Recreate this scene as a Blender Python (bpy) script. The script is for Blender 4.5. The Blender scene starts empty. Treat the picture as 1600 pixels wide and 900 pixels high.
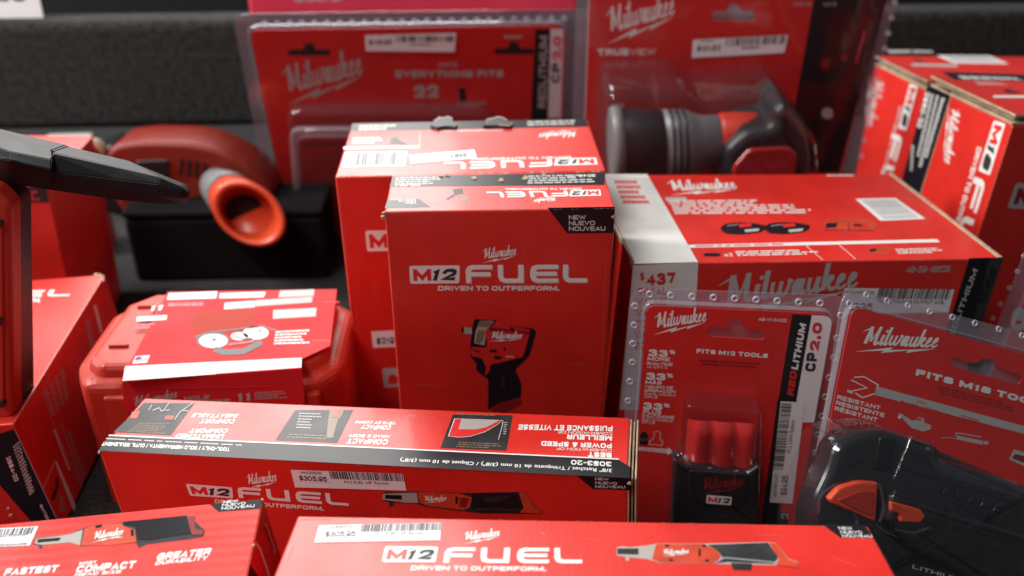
import bpy, bmesh, math, random
from mathutils import Vector, Matrix, Euler
from mathutils.geometry import delaunay_2d_cdt
random.seed(7)
SC = bpy.context.scene
R = math.radians

# ------------------------------------------------------------------ camera, world, lamps, exposure
FPX, PITCH, CAM = 1400.0, R(28.7), Vector((0, 0, .523))
cam = bpy.data.cameras.new('camera'); camo = bpy.data.objects.new('camera', cam)
SC.collection.objects.link(camo); SC.camera = camo
camo.location = CAM; camo.rotation_euler = (R(90) - PITCH, 0, 0)
cam.sensor_width = 36; cam.lens = FPX / 1600 * 36; cam.clip_start = .02; cam.clip_end = 60
cam.dof.use_dof = True; cam.dof.focus_distance = .60; cam.dof.aperture_fstop = 4.0
SC.cycles.transparent_max_bounces = 32
SC.view_settings.view_transform = 'Standard'; SC.view_settings.look = 'None'
SC.view_settings.exposure = .12; SC.view_settings.gamma = 1
W = bpy.data.worlds.new('World'); SC.world = W; W.use_nodes = True
W.node_tree.nodes['Background'].inputs[0].default_value = (.80, .9, 1, 1)
W.node_tree.nodes['Background'].inputs[1].default_value = .09

def lamp(name, loc, target, sx, sy, power, col=(1, .97, .93)):
    l = bpy.data.lights.new(name, 'AREA'); l.shape = 'RECTANGLE'; l.size = sx; l.size_y = sy
    l.energy = power; l.color = col
    o = bpy.data.objects.new(name, l); SC.collection.objects.link(o); o.location = loc
    o.rotation_euler = (Vector(target) - Vector(loc)).to_track_quat('-Z', 'Y').to_euler()
    return o
lamp('far_aisle_lamp', (-.80, 2.6, 1.65), (-.1, .5, .1), 1.4, 1.1, 60)
lamp('left_aisle_lamp', (-1.75, .80, 1.25), (.2, .75, .1), .5, 1.1, 58)
lamp('ceiling_panel_lamp', (-1.0, -.15, 2.1), (-.1, .6, 0), 1.2, .4, 32)

# ------------------------------------------------------------------ materials
def new_mat(name):
    m = bpy.data.materials.new(name); m.use_nodes = True
    nt = m.node_tree; return m, nt, nt.nodes['Principled BSDF']
def simple(name, col, rough=.5, spec=.5, metal=0, var=.0, vs=40, bump=0, bs=300, coat=0, wear=None, wave=None):
    m, nt, b = new_mat(name); N = nt.nodes; L = nt.links
    b.inputs['Base Color'].default_value = (*col, 1); b.inputs['Roughness'].default_value = rough
    b.inputs['Metallic'].default_value = metal; b.inputs['Specular IOR Level'].default_value = spec
    b.inputs['Coat Weight'].default_value = coat; b.inputs['Coat Roughness'].default_value = .12
    tc = N.new('ShaderNodeTexCoord'); colsock = None
    if var:
        n = N.new('ShaderNodeTexNoise'); n.inputs['Scale'].default_value = vs; n.inputs['Detail'].default_value = 5
        L.new(tc.outputs['Object'], n.inputs['Vector'])
        mr = N.new('ShaderNodeMapRange'); mr.inputs['From Min'].default_value = .3; mr.inputs['From Max'].default_value = .7
        mr.inputs['To Min'].default_value = 1 - var; mr.inputs['To Max'].default_value = 1 + var
        L.new(n.outputs['Fac'], mr.inputs['Value'])
        mx = N.new('ShaderNodeMix'); mx.data_type = 'RGBA'; mx.blend_type = 'MULTIPLY'; mx.inputs['Factor'].default_value = 1
        mx.inputs[6].default_value = (*col, 1); L.new(mr.outputs[0], mx.inputs[7]); colsock = mx.outputs[2]
        mr2 = N.new('ShaderNodeMapRange'); mr2.inputs['To Min'].default_value = rough * .8; mr2.inputs['To Max'].default_value = min(1, rough * 1.2)
        L.new(n.outputs['Fac'], mr2.inputs['Value']); L.new(mr2.outputs[0], b.inputs['Roughness'])
    if wear:
        bv = N.new('ShaderNodeBevel'); bv.samples = 4; bv.inputs['Radius'].default_value = .0022
        ge = N.new('ShaderNodeNewGeometry'); dt = N.new('ShaderNodeVectorMath'); dt.operation = 'DOT_PRODUCT'
        L.new(bv.outputs[0], dt.inputs[0]); L.new(ge.outputs['Normal'], dt.inputs[1])
        n2 = N.new('ShaderNodeTexNoise'); n2.inputs['Scale'].default_value = 55; n2.inputs['Detail'].default_value = 8; n2.inputs['Roughness'].default_value = .75
        L.new(tc.outputs['Object'], n2.inputs['Vector'])
        a = N.new('ShaderNodeMath'); a.operation = 'MULTIPLY_ADD'; a.inputs[1].default_value = -1.3; a.inputs[2].default_value = 1.24
        L.new(dt.outputs['Value'], a.inputs[0])
        ad = N.new('ShaderNodeMath'); ad.operation = 'ADD'; L.new(a.outputs[0], ad.inputs[0]); L.new(n2.outputs['Fac'], ad.inputs[1])
        mr3 = N.new('ShaderNodeMapRange'); mr3.inputs['From Min'].default_value = .60; mr3.inputs['From Max'].default_value = .74
        L.new(ad.outputs[0], mr3.inputs['Value'])
        mx2 = N.new('ShaderNodeMix'); mx2.data_type = 'RGBA'; mx2.inputs[7].default_value = (*wear, 1)
        L.new(mr3.outputs[0], mx2.inputs['Factor'])
        if colsock: L.new(colsock, mx2.inputs[6])
        else: mx2.inputs[6].default_value = (*col, 1)
        colsock = mx2.outputs[2]
    if colsock: L.new(colsock, b.inputs['Base Color'])
    if bump or wave:
        n3 = N.new('ShaderNodeTexNoise'); n3.inputs['Scale'].default_value = bs; n3.inputs['Detail'].default_value = 3
        L.new(tc.outputs['Object'], n3.inputs['Vector'])
        n4 = N.new('ShaderNodeTexNoise'); n4.inputs['Scale'].default_value = 14; n4.inputs['Detail'].default_value = 1
        L.new(tc.outputs['Object'], n4.inputs['Vector'])
        h = N.new('ShaderNodeMath'); h.operation = 'MULTIPLY_ADD'; h.inputs[1].default_value = 9
        L.new(n4.outputs['Fac'], h.inputs[0]); L.new(n3.outputs['Fac'], h.inputs[2]); hs = h.outputs[0]
        if wave:
            wv = N.new('ShaderNodeTexWave'); wv.bands_direction = wave[0]; wv.inputs['Scale'].default_value = wave[1]
            wv.inputs['Distortion'].default_value = 2.5; wv.inputs['Detail'].default_value = 2; wv.inputs['Detail Scale'].default_value = .25
            L.new(tc.outputs['Object'], wv.inputs['Vector'])
            h2 = N.new('ShaderNodeMath'); h2.operation = 'MULTIPLY_ADD'; h2.inputs[1].default_value = wave[2]
            L.new(wv.outputs['Fac'], h2.inputs[0]); L.new(hs, h2.inputs[2]); hs = h2.outputs[0]
        bp = N.new('ShaderNodeBump'); bp.inputs['Strength'].default_value = .6; bp.inputs['Distance'].default_value = bump
        L.new(hs, bp.inputs['Height']); L.new(bp.outputs[0], b.inputs['Normal'])
    return m
def clear(name, tint, milky, rough=.06, milk=(.72, .70, .78), edge=.55, bsc=22, bd=.0016):
    m, nt, b = new_mat(name); N = nt.nodes; L = nt.links
    N.remove(b); out = N['Material Output']
    t = N.new('ShaderNodeBsdfTransparent'); t.inputs[0].default_value = (*tint, 1)
    g = N.new('ShaderNodeBsdfGlossy'); g.inputs['Roughness'].default_value = rough
    d = N.new('ShaderNodeBsdfDiffuse'); d.inputs[0].default_value = (*milk, 1)
    tc = N.new('ShaderNodeTexCoord'); n = N.new('ShaderNodeTexNoise'); n.inputs['Scale'].default_value = bsc; n.inputs['Detail'].default_value = 2
    L.new(tc.outputs['Object'], n.inputs['Vector'])
    bp = N.new('ShaderNodeBump'); bp.inputs['Strength'].default_value = .5; bp.inputs['Distance'].default_value = bd
    L.new(n.outputs['Fac'], bp.inputs['Height']); L.new(bp.outputs[0], g.inputs['Normal'])
    lw = N.new('ShaderNodeLayerWeight'); lw.inputs['Blend'].default_value = .5
    mr = N.new('ShaderNodeMapRange'); mr.inputs['To Min'].default_value = .035; mr.inputs['To Max'].default_value = edge
    pw = N.new('ShaderNodeMath'); pw.operation = 'POWER'; pw.inputs[1].default_value = 3.2
    L.new(lw.outputs['Facing'], pw.inputs[0]); L.new(pw.outputs[0], mr.inputs['Value'])
    m1 = N.new('ShaderNodeMixShader'); m1.inputs[0].default_value = milky; L.new(t.outputs[0], m1.inputs[1]); L.new(d.outputs[0], m1.inputs[2])
    m2 = N.new('ShaderNodeMixShader'); L.new(mr.outputs[0], m2.inputs[0]); L.new(m1.outputs[0], m2.inputs[1]); L.new(g.outputs[0], m2.inputs[2])
    L.new(m2.outputs[0], out.inputs['Surface'])
    return m
KR = (.40, .30, .20)
RED = simple('red_print', (.60, .019, .012), .43, .55, var=.08, vs=30, bump=.0002, bs=420, wear=KR, coat=.16)
REDF = simple('red_carton_ribbed', (.60, .019, .012), .40, .55, var=.08, vs=30, bump=.00014, bs=420, wear=KR, wave=('Y', 46, .7))
REDC = simple('red_card', (.60, .018, .014), .4, .5, var=.05, vs=30)
PINK = simple('pinkish_red_card', (.60, .03, .07), .4, .5, var=.1, vs=12)
CRIM = simple('crimson_sheet', (.60, .017, .022), .6, .2, var=.05, vs=20)
WHT = simple('white_print', (.72, .72, .70), .4)
PAPER = simple('white_label_paper', (.74, .74, .76), .55)
GREY = simple('grey_print', (.42, .41, .40), .4)
SILV = simple('silver_print', (.36, .33, .31), .4)
DRED = simple('dark_red_print', (.22, .012, .012), .4, var=.2, vs=60)
DRED2 = simple('blackish_red_print', (.05, .006, .006), .4, .3, var=.4, vs=30)
MRED = simple('bright_red_ink', (.62, .02, .02), .4)
ORNG = simple('orange_red_print', (.50, .05, .02), .4, var=.15, vs=80)
DORG = simple('deep_orange_print', (.40, .03, .012), .6, .2)
BROWN = simple('brown_print', (.20, .14, .085), .4, var=.2, vs=80)
BLK = simple('black_print', (.010, .010, .014), .33, .25)
BLKM = simple('charcoal_print', (.028, .028, .031), .38, .3, var=.3, vs=60)
INK = simple('black_ink', (.02, .02, .025), .55)
simple_scuff = simple('pale_scuff', (.55, .12, .10), .6, .3)
BLUE = simple('blue_ink', (.05, .07, .35), .5)
KRAFT = simple('kraft_board', KR, .85, .2, var=.25, vs=120, bump=.0004, bs=500)
WHTC = simple('white_carton', (.66, .66, .63), .5, var=.05, vs=30, bump=.00012, wear=KR)
CPL = simple('red_case_plastic', (.46, .03, .014), .48, .45, var=.06, vs=60, bump=.0001, bs=900)
TPL = simple('red_tool_plastic', (.40, .028, .014), .40, .5, var=.06, vs=60, bump=.0001, bs=1200)
VPL = simple('shade_darkened_tool_plastic', (.19, .016, .008), .45, .4, var=.06, vs=60)  # vacuum's red tool plastic, its colour darkened to carry the shelf's shade
ORPL = simple('orange_red_plastic', (.62, .065, .022), .36)
BPL = simple('black_plastic', (.012, .012, .014), .32, .5, bump=.0001, bs=1400)
GPL = simple('dark_grey_plastic', (.020, .020, .023), .42, .5, var=.1, vs=40, bump=.00012, bs=1500)
LGP = simple('grey_plastic', (.16, .165, .17), .4)
BGL = simple('glossy_black_plastic', (.014, .013, .016), .18, .6, coat=.5)
REDTR = simple('red_battery_plastic', (.46, .022, .022), .16, .6, coat=1)
HOLE = simple('dark_hole', (.004, .004, .004), .8)
CLR = clear('clear_plastic', (.985, .98, .985), .006, .07)
CLRF = clear('clear_flange_plastic', (.88, .86, .90), .10, .12, edge=.5)
CLRR = clear('clear_rim_plastic', (.9, .88, .92), .16, .07, edge=.75)
CLRD = clear('smoky_clear_plastic', (.96, .95, .96), .015, .06, edge=.7)
CLRX = clear('crinkled_clear_plastic', (.985, .98, .985), .006, .04, edge=.8, bsc=70, bd=.0009)
RIV = clear('rivet_plastic', (.9, .88, .93), .34, .05, milk=(.8, .78, .86), edge=.9)
def carpet_mat(name, a, bcol, sc):
    m, nt, b = new_mat(name); N = nt.nodes; L = nt.links
    tc = N.new('ShaderNodeTexCoord'); n = N.new('ShaderNodeTexNoise'); n.inputs['Scale'].default_value = sc; n.inputs['Detail'].default_value = 6; n.inputs['Roughness'].default_value = .8
    L.new(tc.outputs['Object'], n.inputs['Vector'])
    cr = N.new('ShaderNodeValToRGB'); cr.color_ramp.elements[0].position = .36; cr.color_ramp.elements[1].position = .66
    cr.color_ramp.elements[0].color = (*a, 1); cr.color_ramp.elements[1].color = (*bcol, 1)
    L.new(n.outputs['Fac'], cr.inputs[0]); L.new(cr.outputs[0], b.inputs['Base Color'])
    b.inputs['Roughness'].default_value = .95; b.inputs['Specular IOR Level'].default_value = .1
    b.inputs['Sheen Weight'].default_value = .06; b.inputs['Sheen Roughness'].default_value = .5
    bp = N.new('ShaderNodeBump'); bp.inputs['Strength'].default_value = 1; bp.inputs['Distance'].default_value = .004
    L.new(n.outputs['Fac'], bp.inputs['Height']); L.new(bp.outputs[0], b.inputs['Normal'])
    return m
CARPET = carpet_mat('charcoal_carpet', (.006, .006, .007), (.065, .065, .068), 260)
FELT = carpet_mat('grey_felt', (.008, .0075, .007), (.045, .043, .041), 120)
BACKW = carpet_mat('black_felt', (.005, .005, .006), (.016, .016, .017), 200)

# ------------------------------------------------------------------ geometry helpers
FWD = Vector((0, math.cos(PITCH), -math.sin(PITCH))); UP = Vector((0, math.sin(PITCH), math.cos(PITCH)))
def ray(px, py): return FWD + Vector((1, 0, 0)) * ((px - 800) / FPX) - UP * ((py - 450) / FPX)
def at_y(px, py, Y): d = ray(px, py); return CAM + d * (Y / d.y)           # photo measurement -> point at depth Y
def at_z(px, py, z): d = ray(px, py); return CAM + d * ((z - CAM.z) / d.z)
def link(o): SC.collection.objects.link(o); return o
def mesh_obj(name, bm, mats, parent=None, smooth=False):
    me = bpy.data.meshes.new(name); bm.to_mesh(me); bm.free()
    for m in (mats if isinstance(mats, (list, tuple)) else [mats]): me.materials.append(m)
    if smooth:
        for p in me.polygons: p.use_smooth = True
    o = link(bpy.data.objects.new(name, me))
    if parent: o.parent = parent
    return o
class Thing:
    def __init__(s, name, label, cat, loc, rot=(0, 0, 0), group=None):
        s.o = link(bpy.data.objects.new(name, None)); s.o.empty_display_size = .02
        s.o.location = loc; s.o.rotation_euler = [R(a) for a in rot]
        s.o['label'] = label; s.o['category'] = cat
        if group: s.o['group'] = group
        s.M = Matrix.LocRotScale(Vector(loc), Euler([R(a) for a in rot]), None); s.I = s.M.inverted(); s.planes = {}
        s.eye = s.I @ CAM; s.I3 = s.I.to_3x3()
    def hit(s, face, p, off=0):                # where the measured point lies on a face of the thing (local)
        pt, n = s.planes[face]; pt = pt + n * off
        d = s.I3 @ ray(*p); t = (pt - s.eye).dot(n) / d.dot(n); return s.eye + d * t
    def box(s, w, d, h, name='carton', mat=None, bev=.0012, inset=0):
        s.dims = (w, d, h)
        s.planes.update(F=(Vector((0, -d/2, 0)), Vector((0, -1, 0))), T=(Vector((0, 0, h)), Vector((0, 0, 1))),
                        R=(Vector((w/2, 0, 0)), Vector((1, 0, 0))), L=(Vector((-w/2, 0, 0)), Vector((-1, 0, 0))))
        return block(name, s.o, (-w/2, -d/2, 0), (w/2, d/2, h - inset), mat or RED, bev)
def block(name, parent, lo, hi, mat, bev=.001, seg=2):
    bm = bmesh.new(); bmesh.ops.create_cube(bm, size=1)
    for v in bm.verts: v.co = Vector([lo[i] + (v.co[i] + .5) * (hi[i] - lo[i]) for i in range(3)])
    if bev: bmesh.ops.bevel(bm, geom=bm.edges[:], offset=bev, segments=seg, affect='EDGES', profile=.5)
    return mesh_obj(name, bm, mat, parent)
def rnd(pts, r, n=5):                          # round the corners of a polygon
    out = []; m = len(pts); rs = r if isinstance(r, (list, tuple)) else [r] * m
    for i in range(m):
        p = Vector(pts[i]).to_2d(); a = Vector(pts[i-1]).to_2d() - p; b = Vector(pts[(i+1) % m]).to_2d() - p
        k = min(rs[i], a.length * .48, b.length * .48)
        if k <= 0: out.append(tuple(p)); continue
        A = p + a.normalized() * k; B = p + b.normalized() * k
        for j in range(n + 1):
            t = j / n; out.append(tuple(A * (1-t)**2 + p * 2*t*(1-t) + B * t*t))
    return out
def qmap(q):
    TL, TR, BR, BL = [Vector(x) for x in q]
    return lambda u, v: tuple((TL * (1-u) + TR * u) * (1-v) + (BL * (1-u) + BR * u) * v)
def slab(th, name, face, pts, t0, t1, mat, bev=0, parent=None, seg=3, smooth=False, hole=None):
    """extrude an outline measured on a face, from t0 to t1 along the face normal"""
    n = th.planes[face][1]; bm = bmesh.new()
    top = [th.hit(face, p, t1) for p in pts]
    if hole:
        hp = [th.hit(face, p, t1) for p in hole]
        vs = [bm.verts.new(v) for v in top]; hs = [bm.verts.new(v) for v in hp]
        es = [bm.edges.new((vs[i], vs[i-1])) for i in range(len(vs))] + [bm.edges.new((hs[i], hs[i-1])) for i in range(len(hs))]
        bmesh.ops.triangle_fill(bm, use_beauty=True, edges=es, normal=n)
    else:
        bm.faces.new([bm.verts.new(v) for v in top])
    f = bm.faces[:]
    if abs(t1 - t0) > 1e-6:
        r = bmesh.ops.extrude_face_region(bm, geom=f)
        nv = [e for e in r['geom'] if isinstance(e, bmesh.types.BMVert)]
        for v in nv: v.co += n * (t0 - t1)
        if bev:
            sel = set(nv)
            te = [e for e in bm.edges if not (e.verts[0] in sel) and not (e.verts[1] in sel) and any(abs(fc.normal.dot(n)) < .5 for fc in e.link_faces)]
            bm.normal_update()
            te = [e for e in bm.edges if e.verts[0] not in sel and e.verts[1] not in sel]
            bmesh.ops.bevel(bm, geom=te, offset=bev, segments=seg, affect='EDGES', profile=.5)
    bmesh.ops.recalc_face_normals(bm, faces=bm.faces[:])
    return mesh_obj(name, bm, mat, parent or th.o, smooth)

# ---- lettering: glyphs of the built-in font as flat meshes
_tc = {}
def glyphs(s, bold=.02, shear=0):
    k = (s, bold, shear)
    if k not in _tc:
        c = bpy.data.curves.new('lettering', 'FONT'); c.body = s; c.offset = bold; c.shear = shear; c.resolution_u = 3; c.space_character = 1.0 + bold * 2.2
        o = bpy.data.objects.new('lettering', c); SC.collection.objects.link(o)
        dg = bpy.context.evaluated_depsgraph_get(); me = bpy.data.meshes.new_from_object(o.evaluated_get(dg))
        vs = [v.co.to_2d() for v in me.vertices]; fs = [tuple(p.vertices) for p in me.polygons]
        bpy.data.objects.remove(o); bpy.data.curves.remove(c); bpy.data.meshes.remove(me)
        x0 = min(v.x for v in vs); x1 = max(v.x for v in vs)
        _tc[k] = ([((v.x - x0) / (x1 - x0), v.y / (.688 + bold)) for v in vs], fs)
    return _tc[k]
def stroke(pts, w):
    """outline of a pen stroke; w one width or one per point"""
    P = [Vector(p) for p in pts]; ws = w if isinstance(w, (list, tuple)) else [w] * len(P); a = []; b = []; m = len(P)
    for i, p in enumerate(P):
        t0 = (P[i] - P[i-1]).normalized() if i else (P[1] - P[0]).normalized(); t1 = (P[i+1] - P[i]).normalized() if i < m-1 else t0
        t = (t0 + t1).normalized() if (t0 + t1).length > 1e-4 else t0
        k = 1 / max(.45, t.dot(t0)); n = Vector((-t.y, t.x)) * ws[i] / 2 * k
        a.append(p + n); b.append(p - n)
    return a + b[::-1]
def quads(pts, w):
    o = stroke(pts, w); m = len(pts); return [[o[i], o[i+1], o[2*m-2-i], o[2*m-1-i]] for i in range(m-1)]
def smoothpts(pts, n=4):
    P = [Vector(p) for p in pts]; out = []
    for i in range(len(P) - 1):
        p0, p1, p2, p3 = P[max(i-1, 0)], P[i], P[i+1], P[min(i+2, len(P)-1)]
        for j in range(n):
            t = j / n
            out.append(.5 * ((2*p1) + (p2-p0)*t + (2*p0-5*p1+4*p2-p3)*t*t + (3*p1-p0-3*p2+p3)*t**3))
    return out + [P[-1]]
def union(polys):
    V = []; F = []
    for p in polys:
        ar = sum(p[i-1][0] * p[i][1] - p[i][0] * p[i-1][1] for i in range(len(p)))
        if abs(ar) < 1e-5: continue
        if ar < 0: p = p[::-1]
        F.append(list(range(len(V), len(V) + len(p)))); V += [Vector(q) for q in p]
    v, e, f, ov, oe, of = delaunay_2d_cdt(V, [], F, 3, 1e-5)
    return [tuple(x) for x in v], [tuple(x) for x, o in zip(f, of) if o]
def script_logo():
    S = []
    def st(pts, w, sm=True):
        q = smoothpts(pts) if sm and len(pts) > 2 else [Vector(p) for p in pts]
        if isinstance(w, tuple):
            w = [w[0] + (w[1] - w[0]) * i / (len(q) - 1) for i in range(len(q))]
        # split into short quads so self-crossing strokes still fill
        ws = w if isinstance(w, list) else [w] * len(q)
        o = stroke(q, ws); m = len(q)
        for i in range(m - 1): S.append([o[i], o[i+1], o[2*m-2-i], o[2*m-1-i]])
    T = .165
    st([(-.34, .66), (-.1, .80), (.1, .9)], (.02, .13)); st([(.08, .98), (.06, .5), (.05, 0)], T + .03, False)
    st([(.08, .95), (.2, .55), (.3, .12)], .12); st([(.30, .12), (.42, .55), (.52, .98)], .075)
    st([(.54, 1.0), (.53, .45), (.55, .06), (.63, 0), (.74, .12)], T)
    st([(.88, .54), (.85, .14), (.90, .0), (1.0, .10)], T * .95); st([(.93, .70), (1.0, .82)], .13, False)
    st([(1.14, 1.0), (1.09, .14), (1.14, 0), (1.24, .10)], T * .95)
    st([(1.34, .54), (1.33, .16), (1.42, .01), (1.54, .12), (1.60, .5)], .125); st([(1.60, .54), (1.58, .16), (1.67, .01), (1.79, .14), (1.85, .42), (1.84, .54), (1.94, .46)], .125)
    st([(2.22, .45), (2.12, .52), (2.02, .42), (1.98, .18), (2.04, .01), (2.14, .06), (2.24, .34)], .10); st([(2.27, .54), (2.23, .14), (2.28, 0), (2.38, .10)], T * .9)
    st([(2.48, .54), (2.46, .16), (2.54, .0), (2.66, .12), (2.73, .5)], .125); st([(2.75, .54), (2.71, .14), (2.76, 0), (2.86, .10)], T * .9)
    st([(2.98, 1.0), (2.95, .5), (2.93, 0)], T * .95, False); st([(2.96, .26), (3.10, .52), (3.20, .44), (3.12, .28), (2.98, .25)], .085)
    st([(3.04, .26), (3.14, .05), (3.22, .0), (3.32, .10)], .125)
    for dx in (0, .36):
        st([(3.37+dx, .20), (3.52+dx, .33), (3.52+dx, .49), (3.42+dx, .49), (3.36+dx, .22), (3.41+dx, .02), (3.5+dx, .01), (3.64+dx, .14)], .105)
    S = [[(p[0] + .22 * p[1], p[1]) for p in s] for s in S]
    S.append([(-.45, -.50), (1.60, -.14), (1.49, -.30), (4.0, -.10), (2.35, -.42), (2.46, -.27), (1.0, -.50), (1.12, -.36)])
    v, f = union(S)
    x0 = min(p[0] for p in v); x1 = max(p[0] for p in v)
    return [((p[0] - x0) / (x1 - x0), p[1]) for p in v], f
LOGO = script_logo()
_F = [(0, 0), (.28, 0), (.28, .37), (1.36, .37), (1.36, .60), (.28, .60), (.28, .68), (.40, .77), (1.47, .77), (1.47, 1), (.34, 1), (.1, .9), (0, .68)]
_U = [(0, 1), (.28, 1), (.28, .34), (.40, .23), (1.04, .23), (1.12, .3), (1.12, 1), (1.41, 1), (1.41, 0), (.34, 0), (.1, .1), (0, .32)]
_E = [(.34, 0), (1.55, 0), (1.55, .23), (.42, .23), (.3, .32), (.3, .39), (1.47, .39), (1.47, .61), (.3, .61), (.3, .68), (.42, .77), (1.55, .77), (1.55, 1), (.34, 1), (.1, .9), (0, .68), (0, .32), (.1, .1)]
_L = [(0, 1), (.28, 1), (.28, .34), (.40, .23), (1.34, .23), (1.34, 0), (.34, 0), (.1, .1), (0, .32)]
FUEL = [[((x + o) / 6.7, y) for x, y in g] for g, o in ((_F, 0), (_U, 1.77), (_E, 3.55), (_L, 5.36))]

# heavy wide sans letters drawn as pen strokes (centre lines in a unit box; third value: width of the letter)
def _arc(cx, cy, rx, ry, a0, a1, n=10):
    out = []
    for i in range(n + 1):
        a = R(a0 + (a1 - a0) * i / n); c, d = math.cos(a), math.sin(a); e = .72
        out.append((cx + rx * math.copysign(abs(c) ** e, c), cy + ry * math.copysign(abs(d) ** e, d)))
    return out
_O = _arc(.5, .5, .5, .5, 0, 360, 28)
GL = {
 'A': (1.05, [[(0, 0), (.5, 1), (1, 0)], [(.2, .3), (.8, .3)]]),
 'B': (1.0, [[(0, 0), (0, 1)], [(0, 1)] + _arc(.66, .77, .28, .23, 90, -90) + [(0, .54)], [(0, .54)] + _arc(.68, .27, .32, .27, 90, -90) + [(0, 0)]]),
 'C': (1.05, [_arc(.5, .5, .5, .5, 42, 318, 20)]), 'D': (1.05, [[(0, 0), (0, 1)], [(0, 1), (.4, 1)] + _arc(.5, .5, .5, .5, 90, -90, 14) + [(.4, 0), (0, 0)]]),
 'E': (.95, [[(1, 1), (0, 1), (0, 0), (1, 0)], [(0, .5), (.92, .5)]]), 'F': (.9, [[(1, 1), (0, 1), (0, 0)], [(0, .5), (.9, .5)]]),
 'G': (1.1, [_arc(.5, .5, .5, .5, 42, 330, 20), [(.55, .45), (1, .45), (1, 0)]]), 'H': (1.05, [[(0, 0), (0, 1)], [(1, 0), (1, 1)], [(0, .5), (1, .5)]]),
 'I': (.28, [[(.5, 0), (.5, 1)]]), 'J': (.85, [[(1, 1), (1, .35)] + _arc(.5, .35, .5, .35, 0, -180, 10)]),
 'K': (1.05, [[(0, 0), (0, 1)], [(.95, 1), (.1, .42)], [(.35, .6), (1, 0)]]), 'L': (.9, [[(0, 1), (0, 0), (1, 0)]]),
 'M': (1.3, [[(0, 0), (0, 1)], [(1, 0), (1, 1)], [(.03, 1), (.5, .12), (.97, 1)]]), 'N': (1.1, [[(0, 0), (0, 1)], [(1, 0), (1, 1)], [(.02, 1), (.98, 0)]]),
 'O': (1.1, [_O]), 'P': (.98, [[(0, 0), (0, 1)], [(0, 1)] + _arc(.66, .7, .34, .3, 90, -90) + [(0, .4)]]), 'Q': (1.1, [_O, [(.6, .25), (1, -.05)]]),
 'R': (1.02, [[(0, 0), (0, 1)], [(0, 1)] + _arc(.66, .72, .32, .28, 90, -90) + [(0, .44)], [(.55, .44), (1, 0)]]),
 'S': (1.0, [_arc(.5, .755, .46, .245, 25, 270, 14) + _arc(.5, .255, .5, .255, 90, -155, 14)]), 'T': (.98, [[(0, 1), (1, 1)], [(.5, 1), (.5, 0)]]),
 'U': (1.05, [[(0, 1), (0, .4)] + _arc(.5, .4, .5, .4, 180, 360, 12) + [(1, 1)]]), 'V': (1.05, [[(0, 1), (.5, 0), (1, 1)]]),
 'W': (1.5, [[(0, 1), (.26, 0), (.5, .95), (.74, 0), (1, 1)]]), 'X': (1.05, [[(0, 1), (1, 0)], [(0, 0), (1, 1)]]), 'Y': (1.05, [[(0, 1), (.5, .45), (1, 1)], [(.5, .45), (.5, 0)]]), 'Z': (.98, [[(0, 1), (1, 1), (0, 0), (1, 0)]]),
 '0': (1.0, [_O]), '1': (.6, [[(.05, .72), (.7, 1), (.7, 0)]]), '2': (.98, [_arc(.5, .7, .48, .3, 170, -35, 12) + [(0, 0), (1, 0)]]),
 '3': (.98, [_arc(.48, .76, .44, .24, 160, -90, 12), _arc(.48, .26, .52, .26, 90, -160, 12)]), '4': (1.05, [[(.75, 0), (.75, 1), (0, .28), (1, .28)]]), '5': (.98, [[(.95, 1), (.12, 1), (.05, .52)] + _arc(.48, .32, .52, .32, 120, -150, 12)]),
 '6': (1.0, [_arc(.5, .33, .5, .33, 0, 360, 18), _arc(.5, .5, .5, .5, 50, 200, 10)]), '7': (.95, [[(0, 1), (1, 1), (.35, 0)]]), '8': (1.0, [_arc(.5, .76, .44, .24, 0, 360, 16), _arc(.5, .27, .5, .27, 0, 360, 18)]), '9': (1.0, [_arc(.5, .67, .5, .33, 0, 360, 18), _arc(.5, .5, .5, .5, 20, -130, 10)]),
 '$': (.98, [_arc(.5, .74, .46, .21, 25, 270, 12) + _arc(.5, .29, .5, .22, 90, -155, 12), [(.5, -.12), (.5, 1.12)]]), '.': (.26, [[(.5, -.08), (.5, .12)]]), ',': (.26, [[(.6, .1), (.4, -.2)]]), '-': (.55, [[(0, .42), (1, .42)]]), '/': (.6, [[(0, -.05), (1, 1.05)]]), "'": (.24, [[(.5, 1.05), (.5, .72)]]), '"': (.5, [[(.2, 1.05), (.2, .72)], [(.8, 1.05), (.8, .72)]]),
 '%': (1.3, [_arc(.2, .76, .2, .24, 0, 360, 12), _arc(.8, .24, .2, .24, 0, 360, 12), [(.2, 0), (.8, 1)]]), '&': (1.15, [[(1, 0), (.25, .72)] + _arc(.45, .78, .22, .22, 180, -30, 8) + [(.15, .42)] + _arc(.42, .24, .42, .24, 160, 380, 12)]), '#': (1, [[(.3, 0), (.4, 1)], [(.65, 0), (.75, 1)], [(0, .35), (1, .35)], [(0, .68), (1, .68)]]),
}
for k_, b_ in (('Ê', 'E'), ('É', 'E'), ('Á', 'A'), ('Ó', 'O')): GL[k_] = (GL[b_][0], GL[b_][1] + [[(.35, 1.22), (.65, 1.32)] if k_ != 'Ê' else [(.25, 1.2), (.5, 1.34), (.75, 1.2)]])
_wc = {}
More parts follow.
